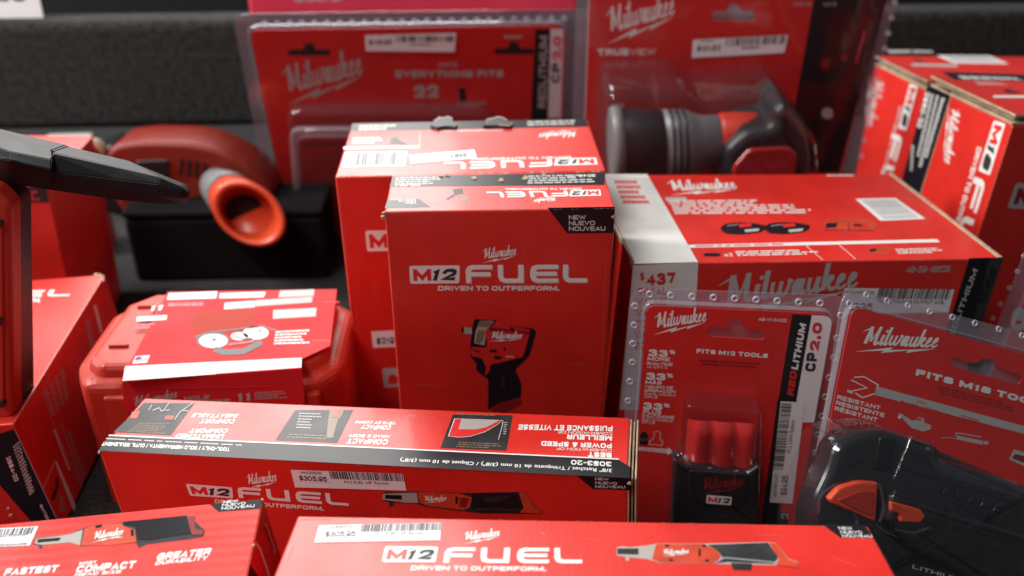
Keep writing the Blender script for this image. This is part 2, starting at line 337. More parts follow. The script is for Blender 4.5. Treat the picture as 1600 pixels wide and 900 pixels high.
def wide(s_, t=.22, shear=0):
    """word in the stroke letters, normalised to width 1 and capital height 1"""
    k = (s_, t, shear)
    if k in _wc: return _wc[k]
    V = []; F = []; x = 0
    for ch in s_:
        if ch == ' ': x += .45; continue
        w, st = GL.get(ch, GL['-']); w = max(w, t * 1.25)
        polys = []
        for q in st:
            q2 = [(x + t/2 + px * (w - t), t/2 + py * (1 - t)) for px, py in q]
            closed = Vector(q2[0]) - Vector(q2[-1])
            if len(q2) > 2 and closed.length < 1e-6: q2 = q2 + [q2[1]]
            # free ends of straight strokes reach the edge of the box
            if closed.length >= 1e-6:
                a, b = Vector(q2[0]), Vector(q2[1]); c, d = Vector(q2[-1]), Vector(q2[-2])
                if len(q) == 2 or abs(q[0][1] - q[1][1]) < .02 or abs(q[0][0] - q[1][0]) < .6: q2[0] = tuple(a + (a - b).normalized() * t * .48)
                if len(q) == 2 or abs(q[-1][1] - q[-2][1]) < .02 or abs(q[-1][0] - q[-2][0]) < .6: q2[-1] = tuple(c + (c - d).normalized() * t * .48)
            polys += quads(q2, t)
        ylo, yhi = (0, 1) if ch.isalnum() and ch in 'ABCDEFGHIJKLMNOPQRSTUVWXYZ0123456789' else (-.35, 1.5)
        polys = [[(min(max(p[0], x - .03), x + w + .03), min(max(p[1], ylo), yhi)) for p in pl] for pl in polys]
        v, f = union(polys); n = len(V); V += v; F += [tuple(n + i for i in q) for q in f]; x += w + .13
    V = [(p[0] + shear * p[1], p[1]) for p in V]
    x0 = min(p[0] for p in V); x1 = max(p[0] for p in V)
    _wc[k] = ([((p[0] - x0) / (x1 - x0), p[1]) for p in V], F); return _wc[k]

class Print:
    """flat printing laid on one face of a thing, gathered into one mesh part"""
    def __init__(s, th, face, name, base=0):
        s.th, s.face, s.name, s.base = th, face, name, base; s.v = []; s.f = []; s.mi = []; s.tg = []; s.tag = None; s.mats = []
    def _m(s, m):
        if m not in s.mats: s.mats.append(m)
        return s.mats.index(m)
    def P(s, p, lvl): return s.th.hit(s.face, p, s.base + .00012 * (lvl + 1))
    def add(s, vs, fs, mat):
        k = len(s.v); s.v += vs
        for f in fs: s.f.append([k + i for i in f]); s.mi.append(s._m(mat)); s.tg.append(s.tag)
        return s
    def poly(s, pts, mat, lvl=0): return s.add([s.P(p, lvl) for p in pts], [range(len(pts))], mat)
    def line(s, a, b, w, mat, lvl=0): return s.poly(stroke([a, b], w), mat, lvl)
    def path(s, pts, w, mat, lvl=0):
        o = stroke(pts, w); m = len(pts)
        for i in range(m-1): s.poly([o[i], o[i+1], o[2*m-2-i], o[2*m-1-i]], mat, lvl)
        return s
    def affine(s, v, f, bl, br, tl, mat, lvl):
        O = s.P(bl, lvl); X = s.P(br, lvl) - O; Y = s.P(tl, lvl) - O
        return s.add([O + X * a + Y * b for a, b in v], f, mat)
    def text(s, t, bl, br, tl, mat=None, lvl=1, bold=.022, shear=0):
        v, f = wide(t, .15 + 2.6 * bold, shear) if t.upper() == t else glyphs(t, min(bold, .015), shear)
        return s.affine(v, f, bl, br, tl, mat or WHT, lvl)
    def logo(s, bl, br, tl, mat=None, lvl=1):
        s.tag = 'logo'; s.affine(*LOGO, bl, br, tl, mat or WHT, lvl); s.tag = None; return s
    def fuel(s, bl, br, tl, mat=None, lvl=1):
        s.tag = 'wordmark'
        for g in FUEL: s.affine(g, [range(len(g))], bl, br, tl, mat or WHT, lvl)
        s.tag = None; return s
    def badge(s, q, num='12', lvl=1, col=None, mcol=None, dark=None):
        s.tag = 'badge'; q2 = rnd(q, .12 * (Vector(q[0]) - Vector(q[3])).length, 3); s.poly(q2, col or WHT, lvl); m = qmap(q)
        s.text('M', m(.06, .84), m(.44, .84), m(.06, .18), mcol or MRED, lvl + 1, .055)
        s.text(num, m(.46, .84), m(.95, .84), m(.46, .18), dark or INK, lvl + 1, .05, .25); s.tag = None; return s
    def bars(s, q, n=46, mat=None, lvl=1, along=True):
        m = qmap(q); u = 0; rr = random.Random(n); tot = []
        while u < 1:
            w = rr.choice((1, 1, 2, 3)) / (n * 2.6); g = rr.choice((1, 1, 2)) / (n * 2.2); a, b = u, min(1, u + w)
            s.poly([m(a, 0), m(b, 0), m(b, 1), m(a, 1)] if along else [m(0, a), m(1, a), m(1, b), m(0, b)], mat or INK, lvl); u += w + g
        return s
    def greek(s, q, n, mat, lvl=1, fill=.55, seed=1, ragged=.3):
        m = qmap(q); rr = random.Random(seed + n)
        for i in range(n):
            v0 = (i + .2) / n; v1 = v0 + fill / n; u = 0; end = 1 - rr.random() * ragged
            while u < end - .02:
                w = min(rr.uniform(.04, .16), end - u); s.poly([m(u, v0), m(u + w, v0), m(u + w, v1), m(u, v1)], mat, lvl); u += w + .02
        return s
    def build(s, parent=None):
        tags = []
        for t in s.tg:
            if t not in tags: tags.append(t)
        for t in tags:
            used = {}; vs = []; fs = []; mi = []
            for f, m, g in zip(s.f, s.mi, s.tg):
                if g != t: continue
                for i in f:
                    if i not in used: used[i] = len(vs); vs.append(s.v[i])
                fs.append([used[i] for i in f]); mi.append(m)
            nm = t if t and len(tags) > 1 else s.name
            me = bpy.data.meshes.new(nm); me.from_pydata(vs, [], fs); me.update()
            for m in s.mats: me.materials.append(m)
            for p, i in zip(me.polygons, mi): p.material_index = i
            o = link(bpy.data.objects.new(nm, me)); o.parent = parent or s.th.o
        return o
def flag(th, face, poly, t, name='corner_flag', lvl=0):
    p = Print(th, face, name).poly(poly, BLK, lvl)
    for s, bl, br, tl in t: p.text(s, bl, br, tl, WHT, lvl + 1, .012)
    return p.build()

# ------------------------------------------------------------------ the setting
def structure(o): o['kind'] = 'structure'; return o
structure(block('floor', None, (-3, -1.5, -.03), (3, 3, 0), CARPET, 0))
structure(block('back_wall', None, (-3, 1.62, 0), (3, 1.66, .33), BACKW, 0))
rs = block('shelf_riser', None, (-2.4, 0, 0), (2.4, .062, .138), FELT, .012, 4)
rs.location = (0, 1.158, .1415); rs.rotation_euler = (0, 0, R(3.2)); structure(rs)

# ------------------------------------------------------------------ cartons
def lift(pts, dx=0, dy=0): return [(x + dx, y + dy) for x, y in pts]
def chips(th, face, spots, base=0, mat=None, seed=3):
    """torn bits of board along a worn edge, one part per tear"""
    rr = random.Random(seed)
    for x, y, r in spots:
        n = 7; pts = [(x + r * (1.3 if i % 2 else .6) * math.cos(i * 6.283 / n) * rr.uniform(.7, 1.4), y + r * .6 * math.sin(i * 6.283 / n) * rr.uniform(.6, 1.4)) for i in range(n)]
        slab(th, 'torn_edge', face, pts, base - .001, base + .0009, mat or KRAFT)

# A: upright impact wrench carton, centre front
A = Thing('tool_box', 'sharp upright red carton printed with a small impact wrench under a black corner flag', 'box', (-.0092, .6275, 0), (1.16, -.1, 2.06), 'red tool cartons on the shelf')
A.box(.165, .0685, .2653)
Print(A, 'F', 'logo').logo((752, 404), (807, 397.5), (750.5, 388.5)).build()
p = Print(A, 'F', 'title_print')
p.badge([(639.5, 415.5), (718.5, 414.5), (717.5, 442.5), (641, 443.5)])
p.fuel((729.5, 443.5), (918.5, 442.5), (728, 415.5), GREY, 0); p.fuel((728.5, 442), (917, 441), (727, 414.2), WHT, 1)
p.text('DRIVEN TO OUTPERFORM.', (684.5, 454.2), (873.5, 454.2), (684.5, 446.8), WHT, 1, .04).build()
flag(A, 'F', [(855.5, 324.5), (961, 323), (958.6, 364), (886, 364.5)], [('NEW', (889, 343.3), (915.6, 343), (888.6, 336.5)), ('NUEVO', (889, 352), (929.6, 351.8), (888.8, 345.2)), ('NOUVEAU', (889, 360.8), (946, 360.4), (888.8, 354.0))])
p = Print(A, 'F', 'tool_picture')
S7 = lambda pts: [(700 + x * .2, 470 + y * .2) for x, y in pts]
p.poly(S7(rnd([(205, 140), (360, 155), (400, 140), (445, 185), (670, 218), (690, 245), (640, 420), (600, 470), (525, 535), (575, 650), (572, 745), (560, 760), (395, 800), (312, 860), (314, 610), (270, 585), (215, 540), (225, 490), (175, 440), (175, 330), (185, 240)], 22, 3)), BLK, 0)
p.poly(S7([(250, 155), (360, 160), (300, 230), (285, 350), (205, 330), (215, 240)]), SILV, 1)
p.poly(S7([(250, 158), (350, 165), (310, 205), (236, 200)]), BROWN, 2); p.poly(S7([(235, 230), (290, 230), (275, 300), (245, 335), (215, 320)]), BROWN, 2)
p.poly(S7(rnd([(360, 185), (380, 150), (420, 142), (450, 185), (640, 225), (635, 270), (585, 440), (330, 500), (320, 560), (285, 585), (300, 520), (265, 450), (180, 430), (180, 360), (300, 365), (305, 330), (290, 240)], 14, 3)), MRED, 3)
p.poly(S7([(330, 205), (640, 240), (632, 262), (500, 245), (320, 235)]), DRED, 4)
for q in ([(485, 205), (515, 210), (510, 235), (485, 230)], [(325, 380), (380, 384), (380, 402), (325, 400)], [(355, 430), (415, 434), (412, 458), (360, 455)], [(436, 365), (448, 365), (446, 392), (436, 390)]): p.poly(S7(q), BLK, 5)
p.poly(S7([(105, 210), (125, 205), (185, 212), (190, 260), (125, 258), (105, 240)]), SILV, 1); p.poly(S7([(105, 208), (125, 204), (122, 258), (104, 240)]), BLK, 2)
p.poly(S7([(190, 375), (255, 395), (250, 408), (190, 390)]), DRED, 4); p.poly(S7([(420, 600), (440, 610), (445, 690), (425, 660)]), BLKM, 1)
p.poly(S7([(360, 830), (400, 800), (560, 752), (575, 770), (575, 805), (430, 880), (330, 890)]), DRED, 1)
for i in range(4): p.poly(S7([(452 + i*17, 432), (462 + i*17, 434), (462 + i*17, 442), (452 + i*17, 440)]), WHT, 5)
p.logo(*S7([(318, 292), (578, 292), (322, 238)]), WHT, 5).build()
S6 = lambda pts: [(500 + x * .3, 170 + y * .3) for x, y in pts]
Print(A, 'T', 'black_band').poly(S6([(378, 350), (640, 346), (1080, 338), (1486, 330), (1482, 396), (850, 402), (364, 406)]), BLK).greek(S6([(395, 354), (640, 350), (630, 392), (388, 398)]), 4, GREY, 1, .6, 3, .25).greek(S6([(1085, 345), (1440, 338), (1450, 384), (1080, 392)]), 4, GREY, 1, .6, 5, .5)\
    .text('3049-20', *S6([(1436, 340), (1290, 343), (1437, 354)])).text('TOOL-ONLY', *S6([(525, 390), (392, 393), (524, 402)])).build()
p = Print(A, 'T', 'lid_print')
p.badge(S6([(1465, 452), (1298, 456), (1306, 424), (1460, 420)])).fuel(*S6([(1285, 426), (866, 432), (1300, 456)])).text('DRIVEN TO OUTPERFORM.', *S6([(1362, 411), (965, 413), (1363, 421)]), None, 1, .04)
p.logo(*S6([(1235, 458), (1112, 476), (1240, 478)]), WHT, 1).build()
flag(A, 'T', S6([(352, 470), (515, 468), (578, 511), (338, 517)]), [('NEW', *S6([(498, 486), (440, 487), (500, 495)])), ('NUEVO', *S6([(498, 477), (410, 478), (499, 485)])), ('NOUVEAU', *S6([(498, 469), (366, 470), (499, 476)]))])
Print(A, 'T', 'lid_picture').poly(S6([(690, 420), (742, 412), (748, 440), (700, 450)]), BLKM).poly(S6([(655, 470), (690, 445), (705, 452), (665, 475)]), BLKM).poly(S6([(712, 452), (770, 455), (765, 480), (740, 478), (735, 462)]), BROWN).build()
rr_ = random.Random(11)
p = Print(A, 'F', 'scuff_mark')
for q in ([(820, 362), (821, 396), (824, 440)], [(746, 470), (790, 468)], [(930, 372), (931, 380)], [(948, 378), (944, 470), (941, 560)], [(611, 420), (613, 470)], [(650, 600), (700, 604)], [(880, 566), (918, 572)]): p.path(q, .55, simple_scuff, 0)
for x in range(604, 956, 9):
    if rr_.random() < .7: p.line((x, 332.5 - (x-602)*.0196), (x + rr_.uniform(2, 7), 332.4 - (x-602)*.0196), rr_.uniform(.5, 1.3), KRAFT, 1)
p.build()
chips(A, 'T', [(700, 272.5, 5), (741, 277, 4), (783, 280, 4), (822, 277, 5), (690, 274, 3), (850, 273, 3)], 0, KRAFT)
chips(A, 'F', [(598, 340, 4.5), (601, 333, 3), (960, 339, 3.5)], .0005, KRAFT, 5)

# B: wide carton behind A
B = Thing('tool_box', 'wide red carton behind the impact wrench carton, barcode and crooked sticker on its lid', 'box', (-.0334, .7403, 0), (1.06, -.54, 2.64), 'red tool cartons on the shelf')
B.box(.2166, .125, .2599)
p = Print(B, 'T', 'black_band').poly(S6([(168, 76), (1385, 52), (1400, 92), (160, 117)]), BLK)
p.greek(S6([(205, 82), (410, 78), (405, 110), (200, 114)]), 2, GREY, 1, .7).greek(S6([(1080, 62), (1370, 55), (1380, 82), (1080, 90)]), 2, GREY, 1, .6, 9).build()
for q in ([(575, 84), (592, 62), (604, 58), (618, 44), (640, 47), (668, 40), (690, 52), (700, 70), (716, 76), (704, 92), (660, 88), (610, 95)], [(850, 86), (866, 70), (872, 54), (900, 50), (926, 42), (950, 46), (975, 60), (1002, 68), (990, 88), (930, 84)]):
    slab(B, 'torn_flap', 'T', S6(q), -.001, .0032, BLKM, .0006); Print(B, 'T', 'torn_fibre', .0034).path(S6(q[1:7]), 1.1, GREY).path(S6(q[7:10]), 1.0, KRAFT).build()
p = Print(B, 'T', 'lid_print')
p.badge(S6([(1446, 290), (1218, 296), (1228, 258), (1438, 254)])).fuel(*S6([(1205, 262), (645, 278), (1215, 300)])).text('DRIVEN TO OUTPERFORM.', *S6([(1306, 246), (780, 256), (1308, 258)]), None, 1, .04)
p.logo(*S6([(1350, 118), (1140, 132), (1352, 145)]), WHT, 1)
p.line(*S6([(520, 124), (518, 205)]), .8, WHT).line(*S6([(122, 204), (520, 197)]), 3.6, WHT).line(*S6([(625, 116), (955, 110)]), 2, GREY).greek(S6([(170, 148), (335, 145), (330, 182), (165, 186)]), 3, WHT, 1, .5, 4)
p.poly(S6([(370, 150), (405, 145), (415, 165), (460, 182), (440, 188), (360, 182)]), BLKM).build()
Print(B, 'T', 'barcode').poly(S6([(130, 226), (455, 220), (443, 298), (112, 303)]), PAPER).bars(S6([(172, 230), (405, 226), (395, 290), (160, 295)]), 26, BLKM).build()
Print(B, 'T', 'price_sticker', .0002).poly(S6([(464, 241), (804, 212), (816, 258), (474, 286)]), PAPER).greek(S6([(490, 256), (660, 243), (662, 266), (494, 280)]), 1, GREY, 1, .25).bars(S6([(670, 236), (765, 228), (768, 250), (674, 258)]), 14, INK).build()
p = Print(B, 'F', 'title_print'); p.badge([(570.5, 360.5), (650, 359), (651, 391), (573.5, 393)]).build()
p = Print(B, 'F', 'price_label').poly([(580, 518), (640, 515), (641, 541), (583, 543.5)], PAPER).text('$219', (588, 538), (616, 537), (588, 528), INK).build()
Print(B, 'F', 'icon_print').poly(rnd([(597, 576), (630, 574), (631, 604), (600, 606)], 4), GREY).poly([(607, 588), (614, 584), (622, 590), (620, 600), (606, 600)], MRED, 1).build()

p = Print(B, 'T', 'scuff_mark')
for x in range(524, 944, 8):
    if rr_.random() < .6: p.line((x, 274.6 - (x-520)*.0165), (x + rr_.uniform(2, 7), 274.5 - (x-520)*.0165), rr_.uniform(.5, 1.4), KRAFT, 1)
p.build()
p = Print(B, 'F', 'scuff_mark')
for q in ([(530, 300), (538, 360), (546, 420)], [(556, 470), (560, 520)], [(585, 440), (590, 480)]): p.path(q, .6, simple_scuff, 0)
p.build()
# C: battery kit carton with the white end strip
C = Thing('battery_kit_box', 'large red battery kit carton with white end strip printed $437', 'box', (.2286, .7188, 0), (-.65, 1.84, 5.35), 'red tool cartons on the shelf')
C.box(.30, .1907, .2031)
S3 = lambda pts: [(920 + x * .3377, 250 + y * .3377) for x, y in pts]
Print(C, 'T', 'white_strip').poly(S3([(-20, 66), (270, 66), (505, 472), (212, 480)]), WHTC).greek(S3([(115, 90), (225, 90), (290, 205), (160, 205)]), 5, CRIM, 1, .62, 8, .25).build()
p = Print(C, 'T', 'lid_print')
p.logo(*S3([(362, 140), (690, 128), (330, 96)]), WHT, 1).poly(S3([(352, 173), (450, 172), (455, 190), (360, 191)]), GREY).greek(S3([(365, 186), (800, 182), (815, 205), (375, 207)]), 2, WHT, 1, .5, 3, .1)
p.greek(S3([(382, 208), (960, 203), (985, 226), (390, 230)]), 2, WHT, 1, .5, 5, .1).greek(S3([(390, 230), (1040, 226), (1050, 248), (400, 252)]), 2, WHT, 1, .5, 6, .1)
p.poly(S3([(452, 393), (1610, 366), (1625, 380), (462, 406)]), WHT).greek(S3([(490, 394), (1060, 381), (1065, 389), (495, 402)]), 1, CRIM, 2, .5)
p.line(*S3([(1005, 396), (1083, 462)]), .8, WHT).line(*S3([(1160, 394), (1234, 458)]), .8, WHT).text('x2', *S3([(625, 446), (668, 445), (622, 431)]))
p.greek(S3([(675, 420), (1055, 412), (1080, 438), (690, 446)]), 3, WHT, 1, .5, 2).greek(S3([(1415, 410), (1630, 404), (1660, 430), (1435, 436)]), 3, WHT, 1, .5, 4).greek(S3([(1100, 66), (1270, 66), (1275, 76), (1105, 76)]), 1, WHT).build()
p = Print(C, 'T', 'battery_picture')
for dx in (0, 203):
    p.poly(lift(S3(rnd([(605, 318), (625, 296), (690, 288), (760, 292), (818, 302), (820, 318), (795, 336), (690, 346), (630, 340)], 14, 3)), dx * .3377, 0 if not dx else -.6), BLK)
    p.poly(lift(S3([(690, 296), (750, 293), (755, 306), (700, 312)]), dx * .3377), MRED, 1).poly(lift(S3([(720, 322), (790, 316), (785, 328), (724, 334)]), dx * .3377), GREY, 1).line(*lift(S3([(640, 305), (690, 298)]), dx * .3377), .8, GREY, 1)
p.poly(S3([(528, 436), (545, 430), (600, 430), (612, 437), (600, 446), (540, 446)]), BLK).build()
p = Print(C, 'T', 'charger_picture').poly(S3(rnd([(1085, 300), (1105, 275), (1180, 268), (1300, 272), (1338, 295), (1318, 325), (1200, 334), (1090, 322)], 12, 3)), ORNG)
p.poly(S3([(1100, 292), (1150, 290), (1145, 312), (1095, 314)]), BLK, 1).line(*S3([(1090, 322), (1318, 326)]), 1.5, DRED, 1).line(*S3([(1200, 290), (1205, 328)]), 2, DRED, 1).poly(S3([(1215, 290), (1285, 290), (1290, 312), (1220, 312)]), MRED, 1).poly(S3([(1225, 296), (1262, 296), (1265, 306), (1228, 306)]), BLK, 2)
p.poly(S3([(1295, 416), (1320, 405), (1400, 408), (1408, 422), (1380, 436), (1300, 432)]), ORNG).poly(S3([(1300, 412), (1330, 409), (1328, 422), (1300, 424)]), BLK, 1).build()
Print(C, 'T', 'barcode').poly(S3([(1233, 180), (1418, 176), (1558, 272), (1350, 281)]), PAPER).bars(S3([(1262, 186), (1412, 182), (1525, 264), (1365, 272)]), 16, GREY, 1, False).build()
Print(C, 'F', 'white_strip').poly([(989.5, 414.5), (1091, 409.8), (1079, 640), (968, 640)], WHTC).text('$', (1000, 438), (1007, 438), (999.6, 426), MRED).text('437', (1008.5, 446.4), (1056, 444), (1008.5, 427.5), MRED, 1, .05)\
    .text('TOTAL', (997, 462), (1042, 460.4), (997, 450.5), MRED, 1, .04).text('VALUE', (995, 477.5), (1041, 476), (995.3, 466), MRED, 1, .04).text('VALOR', (993.5, 496), (1039, 495), (993.8, 484), MRED, 1, .04).text('TOTAL', (992.5, 512), (1038, 511), (992.8, 500), MRED, 1, .04)\
    .text('VALEUR', (991, 530), (1044, 529), (991.4, 518), MRED, 1, .04).text('TOTALE', (990, 546), (1043, 545), (990.4, 534), MRED, 1, .04).build()
Print(C, 'F', 'logo').logo((1115, 475), (1342, 447), (1108, 434), GREY).build()
Print(C, 'F', 'model_number').text('48-59-1862S', (1415, 426.5), (1484, 425), (1416.5, 416.5), GREY, 1, .012, .2).build()
p = Print(C, 'F', 'price_label').poly([(1320, 450), (1491, 452.5), (1482, 488), (1308, 491)], PAPER).text('MWE48591862S', (1322, 459), (1366, 459.5), (1322.5, 454), INK, 1, .0)
p.bars([(1374, 450.5), (1487, 452.5), (1482, 468), (1369, 466.5)], 52, INK).text('REDLITHIUM HI OUTPUT XC6.', (1372, 473), (1475, 475.5), (1373, 467.5), INK, 1, .01).text('$336', (1322, 486), (1362, 486.5), (1324, 473), INK).build()
Print(C, 'F', 'black_band').poly([(1514.5, 403.3), (1547, 402.6), (1505, 560), (1466, 560)], BLK).poly([(1547, 402.6), (1568.5, 402.5), (1532, 512), (1515, 560), (1505, 560)], BLKM).text('REDLITHIUM', (1484, 540), (1528, 422), (1477, 537), GREY, 1, .03).text('XC6.0', (1535, 478), (1557, 422), (1527, 473), BLK, 2, .03).build()
w, d, h = C.dims
block('kraft_edge', C.o, (w/2 - .0035, -d/2 + .001, h - .0005), (w/2 + .0004, d/2, h + .0009), KRAFT, .0005)
block('kraft_edge', C.o, (-w/2 - .0008, -d/2 + .002, h - .006), (-w/2 + .0006, d/2, h + .0004), KRAFT, .0004)

# long ratchet carton with the black-banded lid
D3 = Thing('ratchet_box', 'long red ratchet carton with black-edged lid and lid lettering upside down', 'box', (-.0937, .4902, .0106), (.27, -3.28, -8.27), 'red tool cartons on the shelf')
D3.box(.36, .0619, .1298)
S8 = lambda pts: [(160 + x * .225, 620 + y * .225) for x, y in pts]
S9 = lambda pts: [(600 + x * .25, 640 + y * .25) for x, y in pts]
Print(D3, 'T', 'black_band').poly([(170, 681), (966, 718), (985, 730), (982, 747), (153.5, 704)], BLK).line((170, 680), (967, 717.3), 1.8, WHT, 1)\
    .text('TOOL-ONLY / SOLO HERRAMIENTA / OUTIL SEULEMENT', *S8([(885, 352), (2, 312), (882, 378)]), None, 1, .03, .1).greek(S8([(30, 283), (985, 330), (980, 344), (22, 297)]), 1, GREY, 1, .5, 5, .02)\
    .text('3053-20', (955.7, 721.6), (892.5, 718.4), (955.7, 729), None, 1, .03).text('3/8" Ratchet / Trinquete de 10 mm (3/8") / Cliquet de 10 mm (3/8")', (956, 732.8), (626, 715.9), (956, 738), None, 1, .02).build()
p = Print(D3, 'T', 'lid_lettering')
for t, q in (('UNMATCHED', [(851, 258), (517, 256), (838, 291)]), ('COMFORT', [(876, 222), (612, 219), (866, 252)]), ('CONFORT', [(925, 154), (685, 152), (912, 187)]), ('IMBATTABLE', [(950, 118), (628, 114), (936, 148)])): p.text(t, *S8(q), None, 1, .05, .25)
for t, bl, br, tl in (('COMPACT', (612, 664.5), (566, 663), (609.5, 672)), ('TÊTE ET CORPS', (619, 659), (556, 657), (617.5, 663.5)), ('COMPACT', (607, 686.5), (543, 684.5), (605, 695)), ('HEAD & BODY', (609.5, 680), (545, 678), (608, 685))): p.text(t, bl, br, tl, None, 1, .05, .2)
for t, bl, br, tl, b in (('PUISSANCE ET VITESSE', (957.5, 665.5), (811, 663), (957, 674), .04), ('COMBINAISON DE', (957, 675.6), (872, 673), (957, 679.6), .0), ('MEILLEUR', (956.5, 680.8), (886, 678), (956.3, 688.8), .05), ('POWER & SPEED', (956, 693), (846, 689), (956, 700.6), .05), ('COMBINATION OF', (956, 702), (870, 698.6), (956, 706.2), .0), ('BEST', (955.7, 707.4), (919, 706), (955.7, 715.2), .06)): p.text(t, bl, br, tl, None, 1, b)
p.build()
p = Print(D3, 'T', 'feature_picture').poly(S8([(290, 42), (640, 44), (475, 268), (78, 245)]), BLKM).greek(S8([(255, 180), (505, 182), (440, 262), (165, 245)]), 6, BROWN, 1, .4, 3)
p.poly(S8([(205, 105), (265, 95), (240, 150), (190, 150)]), ORNG, 1).poly(S8([(520, 55), (610, 45), (580, 90), (545, 110), (500, 158), (430, 158), (470, 110)]), BLK, 1).poly(S8([(440, 130), (500, 130), (490, 160), (430, 158)]), ORNG, 2)
for q in ([(345, 55), (320, 95)], [(465, 40), (425, 95), (405, 100)], [(625, 45), (540, 105), (500, 160)], [(350, 95), (395, 75), (410, 100)], [(600, 100), (560, 95)], [(470, 90), (440, 95)]): p.path(S8(q), 1.0, WHT, 3)
p.build()
p = Print(D3, 'T', 'feature_picture').poly([(461, 640.5), (552, 640.5), (527, 692), (430, 688)], BLKM).poly([(516, 638), (538, 638), (534, 650), (528, 656), (520, 684), (510, 684), (513, 655)], BROWN, 1).poly([(518, 640), (532, 640), (528, 652), (520, 652)], ORNG, 2).greek([(468, 644), (506, 645), (500, 672), (462, 670)], 6, GREY, 1, .4, 7, .5).greek([(452, 677), (522, 680), (520, 688), (446, 685)], 2, BROWN, 1, .4, 8).build()
p = Print(D3, 'T', 'feature_chart').poly(S9([(430, 30), (805, 35), (765, 256), (352, 240)]), BLKM)
p.poly(S9([(440, 55), (745, 66), (700, 100), (630, 140), (540, 168), (470, 174), (400, 166)]), WHT, 1).poly(S9([(444, 57), (740, 67), (697, 98), (628, 137), (540, 165), (470, 171), (404, 164)]), MRED, 2).poly(S9([(485, 58), (725, 66), (640, 110), (570, 124), (465, 122)]), SILV, 3)
p.path(S9([(745, 70), (732, 130), (714, 188)]), .7, WHT, 1).greek(S9([(470, 200), (745, 210), (740, 250), (445, 238)]), 3, BROWN, 1, .4, 4).greek(S9([(460, 22), (790, 34), (788, 44), (455, 34)]), 1, BROWN, 1, .5).greek(S9([(750, 75), (772, 76), (766, 160), (744, 158)]), 6, GREY, 1, .4).build()
Print(D3, 'F', 'logo').logo((384, 757), (433, 750.5), (381, 741.5)).build()
p = Print(D3, 'F', 'title_print').badge([(290, 755.8), (362.5, 761.5), (364.5, 778.8), (297, 774.5)])
p.fuel((373.5, 778), (545, 790.5), (370, 760.5)).text('DRIVEN TO OUTPERFORM.', (336, 786), (506, 798), (335, 780), None, 1, .04).build()
p = Print(D3, 'F', 'price_label', .0002).poly([(454, 734), (629.5, 740.5), (635, 766.5), (461, 761.5)], PAPER).text('MWE305320', (470, 740.3), (503, 741.4), (469.3, 736.3), INK, 1, .0).text('$305.95', (468, 750.5), (511, 752.5), (466.8, 743.2), INK, 1, .02).line((468, 752.5), (515, 754.3), .7, INK)
p.bars([(513.5, 736.5), (629, 740.6), (631.5, 752.3), (517, 748)], 58).text('M12 FUEL 3/8" Ratchet', (538, 755.2), (608, 757.2), (537.4, 751), INK, 1, .0).build()
flag(D3, 'F', [(900, 742.5), (985.2, 747), (984.6, 766), (926, 764)], [('NEW', (929.8, 750), (951.5, 751), (929.6, 746)), ('NUEVO', (930, 756.3), (964, 757.4), (929.8, 752.3)), ('NOUVEAU', (930, 762.3), (977, 763), (929.8, 758.3))])
S5 = lambda pts: [(580 + x * .289, 620 + y * .289) for x, y in pts]
def ratchet_picture(p, f, logo):
    p.poly(f([(60, 520), (90, 512), (110, 516), (250, 512), (330, 514), (500, 520), (800, 514), (840, 515), (880, 596), (925, 615), (915, 632), (600, 632), (300, 596), (240, 578), (120, 572), (120, 592), (100, 595), (98, 572), (62, 560)]), BLKM, 0)
    p.poly(f([(62, 524), (180, 520), (245, 518), (255, 574), (180, 572), (62, 556)]), SILV, 1).poly(f([(75, 530), (165, 532), (165, 556), (75, 550)]), BLK, 2)
    p.poly(f([(250, 516), (330, 516), (480, 524), (545, 545), (530, 600), (500, 612), (310, 592), (262, 574)]), ORNG, 1)
    p.poly(f([(455, 540), (470, 541), (466, 580), (455, 579)]), BLK, 2).poly(f([(480, 545), (530, 548), (510, 600), (475, 594)]), DRED, 2)
    p.poly(f([(545, 522), (790, 518), (820, 600), (800, 624), (570, 622), (545, 590)]), BLK, 2).poly(f([(600, 540), (760, 536), (690, 570), (620, 570)]), GPL, 3).poly(f([(560, 600), (800, 604), (796, 620), (570, 616)]), GPL, 3)
    p.poly(f([(798, 516), (838, 517), (878, 598), (922, 618), (912, 631), (800, 626), (825, 600)]), ORNG, 2)
    p.logo(*f(logo), WHT, 3); return p
ratchet_picture(Print(D3, 'F', 'tool_picture'), S5, [(280, 562), (408, 558), (278, 535)]).build()
w, d, h = D3.dims
for k, (dx, col) in enumerate(((.0, KRAFT), (.0022, KRAFT), (.0045, KRAFT))): block('end_flap', D3.o, (w/2 + dx, -d/2 + .002 * (k == 1), .006), (w/2 + dx + .0012, d/2 - .001, h - .002 + .0014 * (k != 1)), col, .0005)
chips(D3, 'F', [(154, 708, 3), (984, 756, 3)], .0006)

# front ratchet carton
G = Thing('ratchet_box', 'long red ratchet carton at bottom centre, washed pale at its left end', 'box', (.0382, .3240, .0120), (-6.56, .16, -1.27), 'red tool cartons on the shelf')
